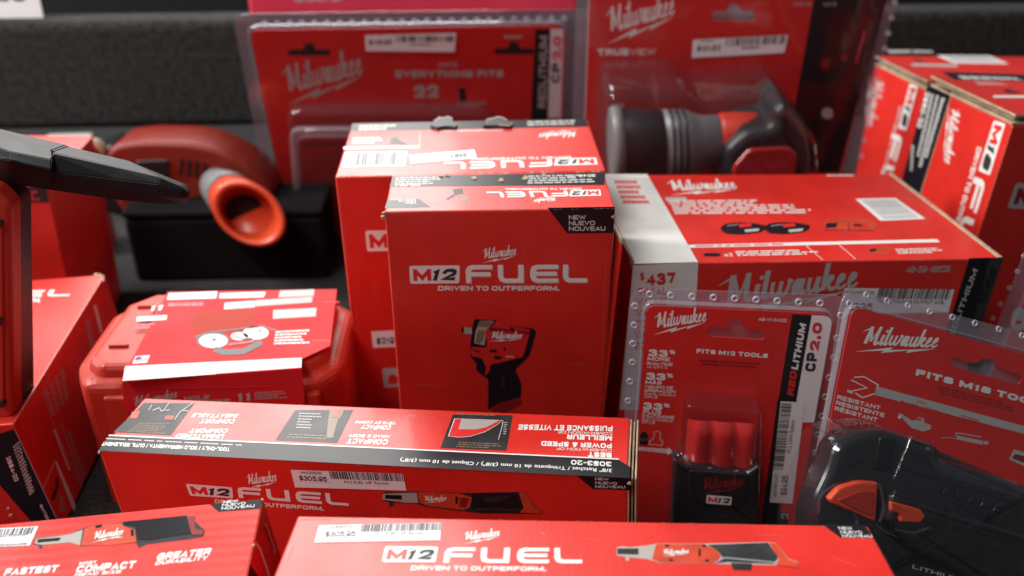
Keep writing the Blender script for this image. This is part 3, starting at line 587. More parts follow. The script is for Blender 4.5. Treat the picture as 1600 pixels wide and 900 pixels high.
# stands low in front: body runs down to the floor
G.box(.33, .10, .1500)
S10 = lambda pts: [(420 + x * .3, 780 + y * .3) for x, y in pts]
S11 = lambda pts: [(900 + x * .3125, 780 + y * .3125) for x, y in pts]
p = Print(G, 'T', 'price_label', .0002).poly(S10([(261, 136), (897, 122), (892, 213), (238, 225)]), PAPER).text('MWE305220', *S10([(316, 151), (441, 149), (320, 138)]), INK, 1, .0).text('$305.95', *S10([(291, 193), (450, 190), (296, 168)]), INK, 1, .015).line(*S10([(291, 197), (460, 193)]), .7, INK)
p.bars(S10([(484, 131), (896, 123), (893, 161), (474, 170)]), 58).text('M12 FUEL 1/4" Ratchet', *S10([(553, 186), (810, 182), (555, 172)]), INK, 1, .0).build()
Print(G, 'T', 'logo').logo(*S10([(1008, 214), (1205, 188), (1003, 172)])).build()
p = Print(G, 'T', 'title_print').badge(S10([(608, 245), (882, 247), (868, 328), (588, 327)])).fuel(*S10([(908, 331), (1632, 334), (922, 251)])).text('DRIVEN TO OUTPERFORM.', *S10([(738, 370), (1444, 375), (744, 346)]), None, 1, .04).build()
p = Print(G, 'T', 'tool_picture')
p.poly(S11([(205, 240), (235, 235), (270, 240), (380, 228), (400, 222), (640, 222), (960, 214), (1000, 220), (1060, 296), (1112, 315), (1110, 340), (1000, 330), (420, 318), (360, 300), (265, 290), (265, 306), (250, 308), (248, 288), (203, 280)]), SILV, 0)
p.poly(S11([(207, 246), (312, 246), (312, 276), (207, 274)]), BLKM, 1)
p.poly(S11([(400, 224), (640, 224), (700, 250), (725, 285), (700, 322), (420, 315), (380, 300)]), ORNG, 1).poly(S11([(612, 250), (624, 250), (622, 285), (612, 285)]), BLK, 2)
for x, y in ((455, 232), (640, 232), (475, 304), (655, 306)): p.poly(S11([(x, y-7), (x+14, y), (x, y+7), (x-14, y)]), BLK, 2)
p.poly(S11([(660, 228), (960, 217), (1010, 290), (985, 322), (760, 312), (700, 318), (735, 290), (700, 250)]), BLKM, 2).poly(S11([(770, 250), (930, 244), (900, 270), (800, 285)]), GPL, 3).path(S11([(690, 320), (745, 292), (1000, 316)]), 1.2, GREY, 3)
p.poly(S11([(965, 217), (1000, 222), (1058, 298), (1112, 318), (1106, 340), (1000, 328), (1015, 300)]), ORNG, 2).poly(S11([(775, 318), (880, 322), (875, 356), (785, 352)]), BLKM, 1)
p.logo(*S11([(428, 274), (566, 268), (425, 250)]), WHT, 3).build()
flag(G, 'T', [(1284, 818.3), (1351, 821), (1364.5, 840.5), (1313, 840)], [('NEW', (1311.5, 827.5), (1333, 828), (1309, 822.8)), ('NUEVO', (1314.5, 833.7), (1348, 834.2), (1312, 829)), ('NOUVEAU', (1317, 839.6), (1364, 840), (1314.6, 835))])

p = Print(G, 'T', 'scuff_mark')
for q in ([(470, 812), (520, 811)], [(900, 840), (940, 845)], [(1180, 835), (1230, 838)], [(460, 850), (448, 880)], [(1300, 870), (1340, 885)]): p.path(q, .6, simple_scuff, 0)
for x in range(472, 1280, 11):
    if rr_.random() < .5: p.line((x, 807 + (x-466)*.0182), (x + rr_.uniform(2, 8), 807.1 + (x-466)*.0182), rr_.uniform(.4, 1.0), simple_scuff, 1)
p.build()
# ribbed ratchet carton bottom left
H = Thing('ratchet_box', 'ribbed glossy red ratchet carton at bottom left lettered GREATER DURABILITY', 'box', (-.3039, .3667, .0073), (5.28, -3.68, 4.0), 'red tool cartons on the shelf')
H.box(.33, .10, .1283, mat=REDF)
S12 = lambda pts: [(x * .275, 760 + y * .275) for x, y in pts]
p = Print(H, 'T', 'price_label', .0002).poly(S12([(-180, 248), (218, 226), (170, 335), (-220, 352)]), PAPER).bars(S12([(-180, 255), (200, 230), (182, 268), (-190, 292)]), 40).text('High Speed Ratchet', *S12([(-130, 300), (160, 280), (-125, 283)]), INK, 1, .0).bars(S12([(-60, 332), (158, 320), (152, 330), (-64, 342)]), 40).build()
p = Print(H, 'T', 'lettering')
for t, q in (('FASTEST', [(18, 508), (330, 485), (30, 468)]), ('COMPACT', [(430, 492), (770, 463), (440, 450)]), ('MOST', [(447, 447), (548, 438), (451, 430)]), ('HEAD SIZE', [(420, 512), (690, 492), (425, 494)]), ('GREATER', [(888, 420), (1195, 388), (900, 380)]), ('DURABILITY', [(878, 448), (1180, 416), (886, 424)])): p.text(t, *S12(q), None, 1, .05, .2)
p.build()
p = Print(H, 'T', 'tool_picture')
p.poly(S12([(190, 330), (205, 292), (330, 280), (400, 268), (450, 245), (520, 222), (690, 205), (1060, 165), (1110, 200), (1165, 250), (1155, 285), (1080, 300), (830, 330), (785, 352), (775, 320), (460, 340), (400, 315), (240, 335), (240, 352), (222, 354), (220, 335)]), BLKM, 0)
p.poly(S12([(195, 325), (208, 296), (330, 282), (400, 270), (470, 245), (455, 335), (400, 318), (240, 332)]), SILV, 1).poly(S12([(215, 300), (345, 290), (335, 308), (210, 320)]), BLK, 2)
p.poly(S12([(480, 240), (540, 218), (690, 210), (700, 225), (765, 245), (775, 315), (620, 335), (460, 335)]), ORNG, 1).poly(S12([(742, 245), (758, 243), (760, 280), (744, 282)]), BLK, 2).poly(S12([(540, 222), (580, 215), (575, 232), (545, 236)]), BLK, 2)
p.poly(S12([(700, 200), (1055, 165), (1085, 265), (840, 305), (780, 300), (770, 228), (705, 218)]), BLK, 2)
p.poly(S12([(1062, 170), (1105, 165), (1110, 240), (1160, 250), (1150, 275), (1090, 275)]), DRED, 2)
p.logo(*S12([(520, 300), (700, 270), (525, 258)]), WHT, 3).text('FUEL', *S12([(630, 298), (700, 290), (632, 290)]), WHT, 3).build()
flag(H, 'T', S12([(1192, 102), (1488, 72), (1478, 126), (1242, 144)]), [('NEW', *S12([(1268, 97), (1353, 88), (1270, 82)])), ('NUEVO', *S12([(1262, 114), (1395, 102), (1263, 99)])), ('NOUVEAU', *S12([(1258, 133), (1446, 117), (1259, 117)]))])
p = Print(H, 'R', 'end_print').path(S12([(1440, 308), (1475, 350), (1500, 420), (1535, 520)]), 3.2, WHT).poly(S12([(1500, 215), (1512, 210), (1568, 370), (1556, 385)]), GREY).poly(S12([(1504, 230), (1510, 226), (1558, 365), (1554, 370)]), DRED, 1).poly(S12([(1410, 520), (1420, 440), (1490, 540), (1480, 620)]), BLK).build()
chips(H, 'T', [(409.5, 780, 2.6), (396, 851, 2.2)], 0)

# carton standing on its side at the left, black band on its end
I = Thing('tool_box', 'red carton at left with black end band numbered 2854-20 and glowing orange-red top', 'box', (-.4373, .6436, .0040), (2.89, -2.68, 4.07), 'red tool cartons on the shelf')
I.box(.13, .2171, .1144)
p = Print(I, 'T', 'title_print').fuel((-72, 467), (108, 462), (-64, 457)).text('DRIVEN TO OUTPERFORM.', (-90, 477), (62, 472), (-85, 470), None, 1, .04).build()
S13 = lambda pts: [(x * .25, 600 + y * .25) for x, y in pts]
p = Print(I, 'F', 'black_band').poly(S13([(0, 310), (88, 282), (345, 830), (420, 990), (330, 1020), (-20, 610), (-160, 350)]), BLK).line(*S13([(92, 284), (350, 835)]), .8, GREY, 1)
p.text('2854-20', *S13([(36, 460), (92, 612), (62, 448)]), None, 1, .03)
for i in range(3): p.greek([q for q in S13([(78 + i*14, 385 - i*12), (92 + i*14, 380 - i*12), (205 + i*8, 690 - i*10), (185 + i*6, 700 - i*10)])], 16, GREY, 1, .6, i, .4)
p.text('BATTERY', *S13([(248, 760), (300, 870), (262, 752)]), None, 1, .02).build()
p = Print(I, 'R', 'panel_print')
p.path(S13([(310, -60), (262, 60), (385, 370), (512, 655)]), .7, GREY).path(S13([(340, 488), (272, 655)]), .8, WHT).poly(S13([(341, 480), (354, 482), (492, 800), (466, 815)]), WHT)
p.greek(S13([(330, 280), (342, 278), (438, 530), (428, 540)]), 9, WHT, 1, .9, 2, .05)
for i in range(4): p.greek(S13([(272 + i*34, 45 - i*45), (300 + i*34, 20 - i*45), (352 + i*28, 190 - i*30), (326 + i*28, 200 - i*30)]), 12, GREY, 1, .5, i)
p.greek(S13([(375, 235), (386, 230), (520, 620), (505, 625)]), 30, GREY, 1, .5, 3).greek(S13([(420, 300), (440, 290), (540, 560), (520, 600)]), 20, GREY, 1, .4, 4)
p.poly(S13([(348, 575), (362, 590), (368, 640), (340, 725), (325, 732), (322, 715), (338, 660)]), BLKM, 1).poly(S13([(340, 620), (352, 625), (345, 665), (336, 665)]), ORNG, 2).greek(S13([(372, 690), (400, 700), (425, 800), (372, 800)]), 10, GREY, 1, .4, 5)
p.poly([(146, 478), (150, 474), (160, 516), (157, 522)], WHT, 1).greek([(133, 500), (141, 498), (150, 545), (142, 550)], 10, GREY, 1, .5, 8).build()
chips(I, 'T', [(156, 430, 4), (160, 436, 3), (150, 428, 3)], 0)
chips(I, 'F', [(12, 796, 3), (17, 806, 3)], .0004)

# carton behind it
J = Thing('tool_box', 'blurred bright red carton behind the grey nozzle, black strip along its top edge', 'box', (-.5321, .8636, 0), (-.61, 2.43, 6.41), 'red tool cartons on the shelf')
J.box(.14, .1498, .1993)
Print(J, 'F', 'black_band').poly([(-60, 291), (72, 291), (77, 317), (-55, 317)], BLKM).greek([(-40, 292), (64, 298), (64, 314), (-40, 312)], 3, PINK, 1, .65, 2, .1).build()
J2 = Thing('small_box', 'small blurred grey-topped red carton behind the grey nozzle', 'box', (-.556, 1.06, 0), (0, 0, 6))
block('carton', J2.o, (-.027, -.02, 0), (.027, .03, .140), RED); block('lid', J2.o, (-.0275, -.0205, .140), (.0275, .0305, .150), GREY)

# the two cartons standing at the right
def right_carton(label, loc, rot, dims):
    t = Thing('tool_box', label, 'box', loc, rot, 'red tool cartons on the shelf')
    w, d, h = dims
    t.box(w, d, h, inset=.011); h0 = h - .011; th = .0022
    bm = bmesh.new(); bmesh.ops.create_cube(bm, size=1)       # upper lid board, propped up a little at the front
    for v in bm.verts: v.co = Vector((v.co.x * w * 1.01, v.co.y * d * 1.01, h - th/2 + v.co.z * th - (.006 if v.co.y > 0 else 0)))
    o = mesh_obj('lid', bm, [RED, KRAFT], t.o)
    for p in o.data.polygons: p.material_index = 0 if p.normal.z > .5 else 1
    block('lid_flap', t.o, (-w/2 + .001, -d/2 - .0005, h - .0105), (w/2 - .001, d/2 - .02, h - .0085), KRAFT, .0005)
    block('lid_flap', t.o, (-w/2 + .004, -d/2 + .003, h - .0068), (w/2 - .004, d/2 - .03, h - .0052), KRAFT, .0004)
    t.planes['F'] = (Vector((0, -d/2, 0)), Vector((0, -1, 0)))
    zt = Vector((0, -.0061, d)).normalized()
    t.planes['T'] = (Vector((0, -d/2, h)), Vector((0, .006, d)).normalized()); return t
F1 = right_carton('red carton at right with black edge band numbered 2960-20 and sideways lettering', (.5521, .8693, 0), (-1.85, .93, -77.81), (.1237, .25, .2709))
F2 = right_carton('blurred red carton behind the 2960-20 carton, with sideways lettering and barcoded lid', (.5664, 1.0109, 0), (-.13, -2.47, -85.73), (.1257, .25, .2541))
S14 = lambda pts: [(1360 + x * .15, 60 + y * .15) for x, y in pts]
S15 = lambda pts: [(1360 + x * .15, 195 + y * .15) for x, y in pts]
S16 = lambda pts: [(1200 + x * .25, 80 + y * .25) for x, y in pts]
p = Print(F1, 'F', 'black_band').poly([(1450, 131), (1487.5, 142), (1436, 310), (1400, 450), (1360, 450), (1407, 290)], BLK).line((1488, 142.5), (1434, 316), 1, KRAFT, 1)
p.text('2960-20', (1446.5, 142.5), (1432.5, 198.5), (1453.5, 144.3), None, 1, .04)
for i, (a, b, c, d_) in enumerate((((1455, 146), (1460, 147.5), (1437, 245), (1432, 244)), ((1463, 148), (1468, 149.5), (1440, 262), (1435, 261)), ((1471, 152), (1477, 153.5), (1449, 247), (1444, 246)), ((1424, 226), (1429, 227), (1426, 268), (1422, 267)))): p.greek([a, b, c, d_], 26, WHT, 1, .62, i, .25)
p.build()
Print(F1, 'F', 'logo').logo((1489, 162), (1476, 254), (1502, 166)).build()
p = Print(F1, 'F', 'title_print').badge([(1571, 193.5), (1546.5, 274), (1528.5, 266.5), (1552.5, 188)][1:2] and [(1552.5, 188), (1528.5, 266.5), (1546.5, 274), (1571, 193.5)][::-1] if False else [(1571, 193.5), (1546.5, 274), (1528.5, 266.5), (1553, 188)], '18')
p.fuel((1522.5, 276), (1459, 489), (1541, 283)).text('DRIVEN TO OUTPERFORM.', (1527, 229), (1480, 392), (1534, 231.5), None, 1, .04).build()
Print(F1, 'T', 'black_band').poly(S14([(742, 346), (1700, 382), (1700, 446), (868, 430)]), BLK).greek(S14([(905, 385), (1640, 410), (1640, 436), (960, 425)]), 2, WHT, 1, .6, 3, .2).build()
Print(F1, 'T', 'lid_print').greek(S14([(1085, 448), (1360, 452), (1470, 492), (1130, 488)]), 3, WHT, 1, .3, 3).line(*S14([(1280, 606), (1700, 606)]), 3.6, WHT).poly(S14([(1380, 535), (1430, 525), (1500, 545), (1565, 560), (1560, 572), (1420, 566)]), BLKM).build()
Print(F1, 'R', 'title_print').badge([(1588, 286), (1680, 290), (1670, 330), (1574, 325)], '18', 1, GREY, DRED).build()
p = Print(F2, 'F', 'title_print').badge([(1434.5, 134), (1415.5, 204), (1404, 200), (1421.5, 131)], '18')
p.fuel((1394, 209), (1349, 376), (1411, 213)).text('DRIVEN TO OUTPERFORM.', (1405, 166), (1368, 310), (1410, 167.5), GREY, 1, .04).logo((1368, 118), (1354, 195), (1384, 121), GREY).build()
Print(F2, 'T', 'barcode').poly(S14([(690, 176), (1240, 180), (1440, 264), (860, 256)]), PAPER).bars(S14([(760, 184), (1220, 188), (1385, 254), (880, 248)]), 12, GREY, 1, False).build()
Print(F2, 'T', 'lid_print').line(*S14([(430, 274), (910, 284)]), 4, GREY).poly(S14([(165, 122), (420, 122), (430, 146), (200, 152)]), GREY).poly(S14([(440, 122), (640, 128), (660, 148), (440, 148)]), GREY).poly(S14([(440, 205), (520, 215), (560, 240), (470, 232)]), BLKM).build()

# ------------------------------------------------------------------ clear clamshell packs
def clamshell(label, loc, rot, w, h, flange, card, hole=None, rim=None, rivets=(), rr=2.6, name='blister_pack', depth=.010, cardmat=None):
    """card face plane = local y=0 facing -y; clear flange behind, clear rim round the card, rivets on the flange"""
    t = Thing(name, label, 'blister pack', loc, rot, 'clear blister packs on the shelf')
    t.planes['F'] = (Vector((0, 0, 0)), Vector((0, -1, 0)))
    slab(t, 'flange', 'F', flange, -.0052, -.0044, CLRF, .0002, seg=1)
    slab(t, 'card', 'F', card, -.0009, 0, cardmat or REDC, 0, hole=hole)
    tw = slab(t, 'tray_wall', 'F', rim or card, -.0044, .0012, [CLRR, CLR], .0016, seg=4, smooth=False)
    for p in tw.data.polygons: p.material_index = 1 if abs(p.normal.y) > .97 else 0
    proto = None
    for x, y in rivets:
        c = t.hit('F', (x, y), -.0040)
        if proto is None:
            bm = bmesh.new(); n, m_ = 12, 6; a, b = rr, rr * .36; g = []
            for i in range(n):
                row = []
                for j in range(m_):
                    A = i * 6.2832 / n; B = j * 6.2832 / m_
                    row.append(bm.verts.new(((a + b * math.cos(B)) * math.cos(A), -b * math.sin(B), (a + b * math.cos(B)) * math.sin(A))))
                g.append(row)
            for i in range(n):
                for j in range(m_): bm.faces.new((g[i][j], g[(i+1) % n][j], g[(i+1) % n][(j+1) % m_], g[i][(j+1) % m_]))
            bmesh.ops.recalc_face_normals(bm, faces=bm.faces[:])
            proto = mesh_obj('rivet', bm, RIV, t.o, True); r_ = proto
        else:
            r_ = proto.copy(); link(r_); r_.parent = t.o
        r_.location = c
    return t
def hang_hole(cx, cy, w, h, bx, by, dx=0, sk=0):
    """slot with a bump on top, centre cx,cy, slope sk"""
    pts = [(-w/2, -h/2), (-bx, -h/2), (-bx*.75, -h/2-by), (bx*.75, -h/2-by), (bx, -h/2), (w/2, -h/2), (w/2, h/2), (-w/2, h/2)]
    return rnd([(cx + x + dx * y, cy + y + sk * x) for x, y in pts], [h*.48, 3, 6, 6, 3, h*.48, h*.5, h*.5], 4)

# D: small battery pack
S17 = lambda pts: [(1000 + x * .2, 460 + y * .2) for x, y in pts]
top = [(1015 + i * 33.3, 459.5 + i * 1.75) for i in range(9)]
D = clamshell('clear blister pack with red card reading FITS M12 TOOLS and 33% MORE', (.1606, .5420, .0164), (-4.62, .19, -4.86), .1315, .185,
    rnd([(984, 450), (1329, 462), (1260, 840), (968, 840)], [34, 30, 5, 5], 6), rnd([(1010.5, 477.5), (1301.5, 491), (1241, 838), (983, 838)], [16, 20, 4, 4], 6),
    hang_hole(1149.5, 520.5, 90, 16, 12, 15, 0, .065), rnd([(1006, 472), (1305.5, 486), (1245, 840), (979, 840)], [18, 22, 4, 4], 6),
    [(992, 478 + 0)] + top + [(1314, 493), (1308, 528), (1303, 559), (1295.5, 590), (1289.5, 620), (1284, 650), (1278.5, 679), (1274, 707), (1267, 735), (1263, 763), (988, 566), (984.5, 596), (981.5, 626), (991, 508), (989, 537)], .0021)
Print(D, 'F', 'logo').logo(*S17([(95, 262), (522, 205), (85, 150)])).build()
p = Print(D, 'F', 'lettering'); p.text('48-11-2420', *S17([(922, 206), (1144, 218), (926, 180)]), None, 1, .02)
p.text('FITS M12 TOOLS', *S17([(440, 458), (998, 498), (443, 424)]), None, 1, .06)
for t, q, b in (('33', [(62, 482), (215, 490), (66, 428)], .045), ('%', [(228, 466), (275, 469), (231, 434)], .03), ('MORE', [(57, 516), (232, 524), (61, 486)], .03), ('RUN-TIME', [(53, 552), (254, 560), (57, 528)], .02), ('vs CP1.5', [(52, 574), (212, 581), (54, 556)], .01),
                ('33', [(44, 664), (198, 673), (48, 610)], .045), ('%', [(208, 648), (256, 652), (212, 616)], .03), ('MÁS', [(40, 698), (168, 706), (44, 670)], .03), ('TIEMPO DE', [(36, 735), (258, 742), (39, 712)], .02), ('OPERACIÓN', [(34, 762), (275, 772), (37, 740)], .02), ('QUE EL MODELO', [(32, 784), (278, 797), (34, 768)], .0), ('CP1.5', [(32, 808), (136, 814), (34, 790)], .01),
                ('33', [(20, 895), (172, 906), (24, 842)], .045), ('%', [(182, 880), (232, 886), (186, 850)], .03)): p.text(t, *S17(q), None, 1, b)
S18 = lambda pts: [(960 + x * .289, 440 + y * .289) for x, y in pts]
for t, q, b in (('PLUS', [(154, 714), (252, 720), (157, 690)], .03), ("D'AUTONOMIE", [(150, 734), (322, 744), (152, 717)], .02), ('QUE LE MODELE', [(148, 750), (315, 760), (150, 737)], .0), ('CP1.5', [(147, 765), (218, 770), (149, 752)], .01)): p.text(t, *S18(q), None, 1, b)
p.greek(S18([(455, 418), (812, 438), (800, 476), (480, 456)]), 2, DRED, 1, .45, 3, .1).build()
p = Print(D, 'F', 'icon_print').poly(S18(rnd([(138, 830), (148, 812), (170, 812), (182, 832), (180, 884), (136, 882)], 6)), BLK, 1).text('CP', *S18([(141, 860), (175, 862), (142, 846)]))
p.path(S18([(218, 812), (236, 808), (250, 822), (246, 855), (262, 862), (258, 886), (188, 880), (190, 862), (212, 850), (218, 812)]), .7, WHT, 1).poly(S18([(132, 895), (290, 906), (292, 896), (317, 920), (286, 940), (288, 928), (130, 912)]), WHT, 1).text('INCREASED POWER', *S18([(138, 910), (280, 922), (139, 899)]), MRED, 2, .0).build()
p = Print(D, 'F', 'side_band').poly(S17([(1190, 155), (1342, 163), (1222, 833), (1080, 826)]), BLK).poly(S17(rnd([(1342, 163), (1507, 168), (1360, 1000), (1190, 1000)], [0, 80, 0, 0], 5)), PAPER).poly([(1215, 623), (1245, 625), (1212, 850), (1185, 850)], BLK)
p.text('RED', *S17([(1200, 796), (1228, 598), (1148, 790)]), MRED, 1, .06, .15).text('LITHIUM', *S17([(1232, 592), (1302, 226), (1180, 586)]), None, 1, .06, .15).text('CP', *S17([(1368, 606), (1390, 458), (1285, 600)]), INK, 1, .06).text('2.0', *S17([(1395, 450), (1428, 226), (1322, 440)]), MRED, 1, .06).build()
p = Print(D, 'F', 'price_label', .0002).poly([(1220, 627), (1257.5, 629), (1238, 787), (1202.5, 785)], PAPER).bars([(1221, 630), (1237, 631), (1223.5, 734), (1207.5, 733)], 60, INK, 1, False)
p.text('M12 2.0AH Battery', (1235.5, 708), (1242, 657), (1229, 707.5), INK, 1, .0).text('$94.95', (1229.5, 774), (1232, 744), (1219.5, 773), INK, 1, .015).text('MWF48112420', (1213.5, 776), (1216, 741), (1208, 775.5), INK, 1, .0).build()
Print(D, 'F', 'end_badge').poly([(1218, 800), (1234, 801), (1229, 830), (1213, 829)], BLK, 1).text('2', (1232, 812), (1233, 802), (1220, 811), GREY, 2, .04).build()
# moulded bubble over the battery
S19 = lambda pts: [(960 + x * .289, 640 + y * .289) for x, y in pts]
slab(D, 'bubble', 'F', S19(rnd([(392, -20), (800, 5), (795, 290), (775, 640), (300, 640), (335, 250), (372, 240)], [30, 30, 10, 10, 10, 10, 12], 5)), .0013, .0215, CLRX, .004, seg=4, smooth=False)

# the battery sealed inside
BT = Thing('battery', 'small black and red tool battery inside the FITS M12 TOOLS pack', 'battery', D.o.location, [math.degrees(a) for a in D.o.rotation_euler])
BT.planes['F'] = D.planes['F']
S20 = S19
cx = [BT.hit('F', q, .009) for q in S20([(385, 20), (790, 40), (775, 300), (372, 285)])]
def lobed(name, th, q, mat, depth, n=3, parent=None):
    """tower with rounded lobes standing proud of the face: q = TL,TR,BR,BL local points"""
    bm = bmesh.new(); rows = 9; cols = 24; g = []
    for i in range(rows):
        v = i / (rows - 1); row = []
        L_ = q[0].lerp(q[3], v); R_ = q[1].lerp(q[2], v); cap = min(1, v * 5) ** .5
        for j in range(cols + 1):
            u = j / cols; lob = abs(math.sin(u * math.pi * n)); edge = min(1, 8 * min(u, 1-u)) ** .5
            pt = L_.lerp(R_, u); pt.y -= depth * (.55 + .45 * lob ** .7) * edge * (.35 + .65 * cap); row.append(bm.verts.new(pt))
        g.append(row)
    for i in range(rows - 1):
        for j in range(cols): bm.faces.new((g[i][j], g[i][j+1], g[i+1][j+1], g[i+1][j]))
    return mesh_obj(name, bm, mat, parent or th.o, True)
t_ = lobed('cell_tower', BT, [BT.hit('F', q, .002) for q in S20([(396, 46), (786, 66), (772, 320), (376, 300)])], REDTR, .0085)
slab(BT, 'base', 'F', S20(rnd([(318, 270), (380, 300), (480, 320), (600, 338), (720, 345), (785, 300), (790, 640), (300, 640)], [25, 14, 10, 10, 10, 20, 8, 8], 4)), .0015, .0165, BGL, .003, seg=4)
slab(BT, 'front_panel', 'F', S20(rnd([(402, 330), (718, 352), (712, 505), (690, 528), (570, 532), (430, 500), (405, 470)], 18, 4)), .0165, .0177, BPL, .0006)
p = Print(BT, 'F', 'label', .0177).logo(*S20([(462, 432), (700, 408), (458, 372)]), DRED, 1).badge(S20([(500, 461), (635, 473), (630, 517), (496, 506)]), '12'); p.build()
Print(BT, 'F', 'lettering', .0166).text('LITHIUM', *S20([(458, 572), (606, 588), (460, 552)]), BLKM, 1, .02).build()

# E: larger battery pack, turned clockwise
S21 = lambda pts: [(1240 + x * .2444, 440 + y * .2444) for x, y in pts]
S22 = lambda pts: [(1240 + x * .2889, 640 + y * .2889) for x, y in pts]
E_ = clamshell('tilted clear blister pack at lower right, red card reading FITS M18 TOOLS', (.2724, .4703, .0245), (-25.54, 18.17, 7.22), .156, .185,
    rnd([(1318, 447), (1640, 530), (1660, 960), (1248, 930)], [34, 5, 5, 5], 6), rnd([(1333, 478), (1660, 570), (1640, 960), (1240, 940)], [20, 5, 5, 5], 6),
    rnd(S21([(1010, 480), (1170, 525), (1210, 488), (1280, 495), (1310, 550), (1470, 610), (1440, 662), (1010, 540)]), [16, 6, 14, 14, 6, 14, 14, 20], 4), rnd([(1328, 472), (1665, 564), (1640, 965), (1235, 945)], [22, 5, 5, 5], 6),
    [(1327, 474)] + S21([(465, 85), (597, 122), (730, 153), (870, 192), (1015, 228), (1160, 266), (1312, 305), (1460, 345)]), .0019)
Print(E_, 'F', 'logo').logo(*S21([(398, 392), (920, 420), (420, 280)])).build()
p = Print(E_, 'F', 'lettering').text('FITS M18 TOOLS', *S21([(778, 598), (1640, 818), (788, 558)]), None, 1, .06)
for t, q in (('RESISTANT', [(276, 750), (552, 822), (282, 724)]), ('RESISTENTE', [(268, 785), (578, 868), (274, 760)]), ('RÉSISTANT', [(260, 822), (532, 898), (266, 796)])): p.text(t, *S21(q), None, 1, .03)
p.greek(S21([(920, 660), (1470, 800), (1450, 850), (930, 720)]), 3, DRED, 1, .4, 3, .3).build()
p = Print(E_, 'F', 'icon_print').path(S21([(385, 612), (450, 608), (540, 660), (522, 715), (440, 742), (395, 712)]), 1.8, WHT).path(S21([(368, 628), (470, 680), (345, 705)]), 1.8, WHT).poly(S21([(345, 690), (372, 700), (380, 716), (342, 708)]), WHT)
p.poly(S21([(540, 672), (1700, 985), (1690, 1030), (510, 722)]), GREY).text('Oils', *S21([(782, 770), (842, 786), (785, 756)]), MRED, 1).text('Aceites / Huiles', *S21([(680, 768), (935, 838), (684, 752)]), MRED, 1).text('Greases', *S21([(1068, 862), (1190, 896), (1072, 846)]), MRED, 1).text('Grasas / Graisses', *S21([(978, 858), (1230, 928), (982, 842)]), MRED, 1)
p.poly(S22([(565, 25), (580, 20), (640, 60), (665, 55), (690, 62), (690, 50), (705, 52), (705, 70), (745, 85), (740, 108), (722, 112), (700, 118), (640, 100)]), GREY).poly(S22([(575, 28), (582, 40), (572, 52), (562, 42)]), WHT).line(*S22([(668, 42), (708, 52)]), 1.6, GREY)
p.poly(S22([(885, 140), (1028, 170), (1022, 190), (880, 160)]), GREY).path(S22([(880, 145), (880, 126), (900, 128), (1015, 148)]), 1.6, GREY).path(S22([(798, 155), (840, 150), (885, 160)]), .9, GREY).poly(S22([(1030, 170), (1055, 172), (1052, 190), (1028, 188)]), GREY)
p.poly(S22([(1165, 270), (1190, 215), (1260, 235), (1260, 310)]), GREY).poly(S22([(1180, 262), (1198, 240), (1250, 252), (1250, 290)]), DRED, 1).build()
slab(E_, 'bubble', 'F', S22(rnd([(180, 330), (230, 170), (380, 100), (520, 100), (640, 140), (800, 190), (810, 270), (1300, 420), (1300, 1150), (60, 1150), (90, 560), (120, 460)], 40, 4)), .0013, .040, CLRX, .010, seg=4)
BT2 = Thing('battery', 'large glossy black tool battery with orange-red latch inside the FITS M18 TOOLS pack', 'battery', E_.o.location, [math.degrees(a) for a in E_.o.rotation_euler])
BT2.planes['F'] = E_.planes['F']
slab(BT2, 'body', 'F', S22(rnd([(196, 330), (240, 185), (380, 118), (520, 116), (640, 156), (1300, 440), (1300, 1120), (80, 1120), (105, 560), (130, 470)], [40, 60, 60, 60, 40, 10, 10, 10, 40, 30], 5)), .0015, .022, BGL, .007, seg=5, smooth=False)
slab(BT2, 'rail', 'F', S22(rnd([(540, 455), (1300, 690), (1300, 1100), (620, 760), (500, 600)], 24, 4)), .022, .032, BGL, .006, seg=5)
slab(BT2, 'mount_tab', 'F', S22(rnd([(640, 160), (700, 178), (780, 205), (800, 290), (690, 260)], 14, 4)), .003, .020, BPL, .002)
slab(BT2, 'latch', 'F', S22(rnd([(192, 485), (250, 420), (360, 388), (462, 395), (448, 612), (330, 560), (210, 512)], [30, 24, 24, 12, 14, 20, 20], 4)), .021, .0265, ORPL, .002)
slab(BT2, 'latch_pad', 'F', S22(rnd([(240, 490), (360, 440), (440, 440), (430, 580), (330, 540)], 14, 4)), .0262, .0275, TPL, .0008)
slab(BT2, 'release_tab', 'F', S22(rnd([(528, 498), (600, 515), (690, 540), (718, 578), (690, 615), (580, 610), (578, 570), (528, 550)], 12, 4)), .032, .0345, ORPL, .0015)
slab(BT2, 'screw', 'F', [(S22([(728, 215)])[0][0] + 3.4 * math.cos(i * .628), S22([(728, 215)])[0][1] + 3.4 * math.sin(i * .628)) for i in range(10)], .020, .0208, LGP)
slab(BT2, 'ridge', 'F', S22([(560, 470), (1300, 705), (1300, 735), (560, 500)]), .031, .0335, BGL, .001)
for q in ([(468, 405), (486, 470), (492, 540), (470, 610)], [(528, 560), (532, 490), (560, 440)], [(560, 650), (650, 668), (740, 640)], [(335, 575), (350, 600), (345, 625)], [(450, 625), (500, 660), (560, 690)], [(640, 150), (600, 250), (545, 380)], [(140, 560), (150, 470), (230, 405)]):
    slab(E_, 'bubble_crease', 'F', S22(stroke(smoothpts(q), 6)), .039, .0412, CLRD, .0008, seg=2)
for q in ([(470, 150), (560, 160), (520, 330), (430, 330)],): slab(BT2, 'grip_panel', 'F', S22(rnd(q, 14, 4)), .0215, .0232, BPL, .0008)
for i in range(5): slab(BT2, 'grip_rib', 'F', S22([(820 + i*70, 420 + i*22), (850 + i*70, 429 + i*22), (835 + i*70, 470 + i*22), (805 + i*70, 461 + i*22)]), .0215, .0238, BGL, .0008)
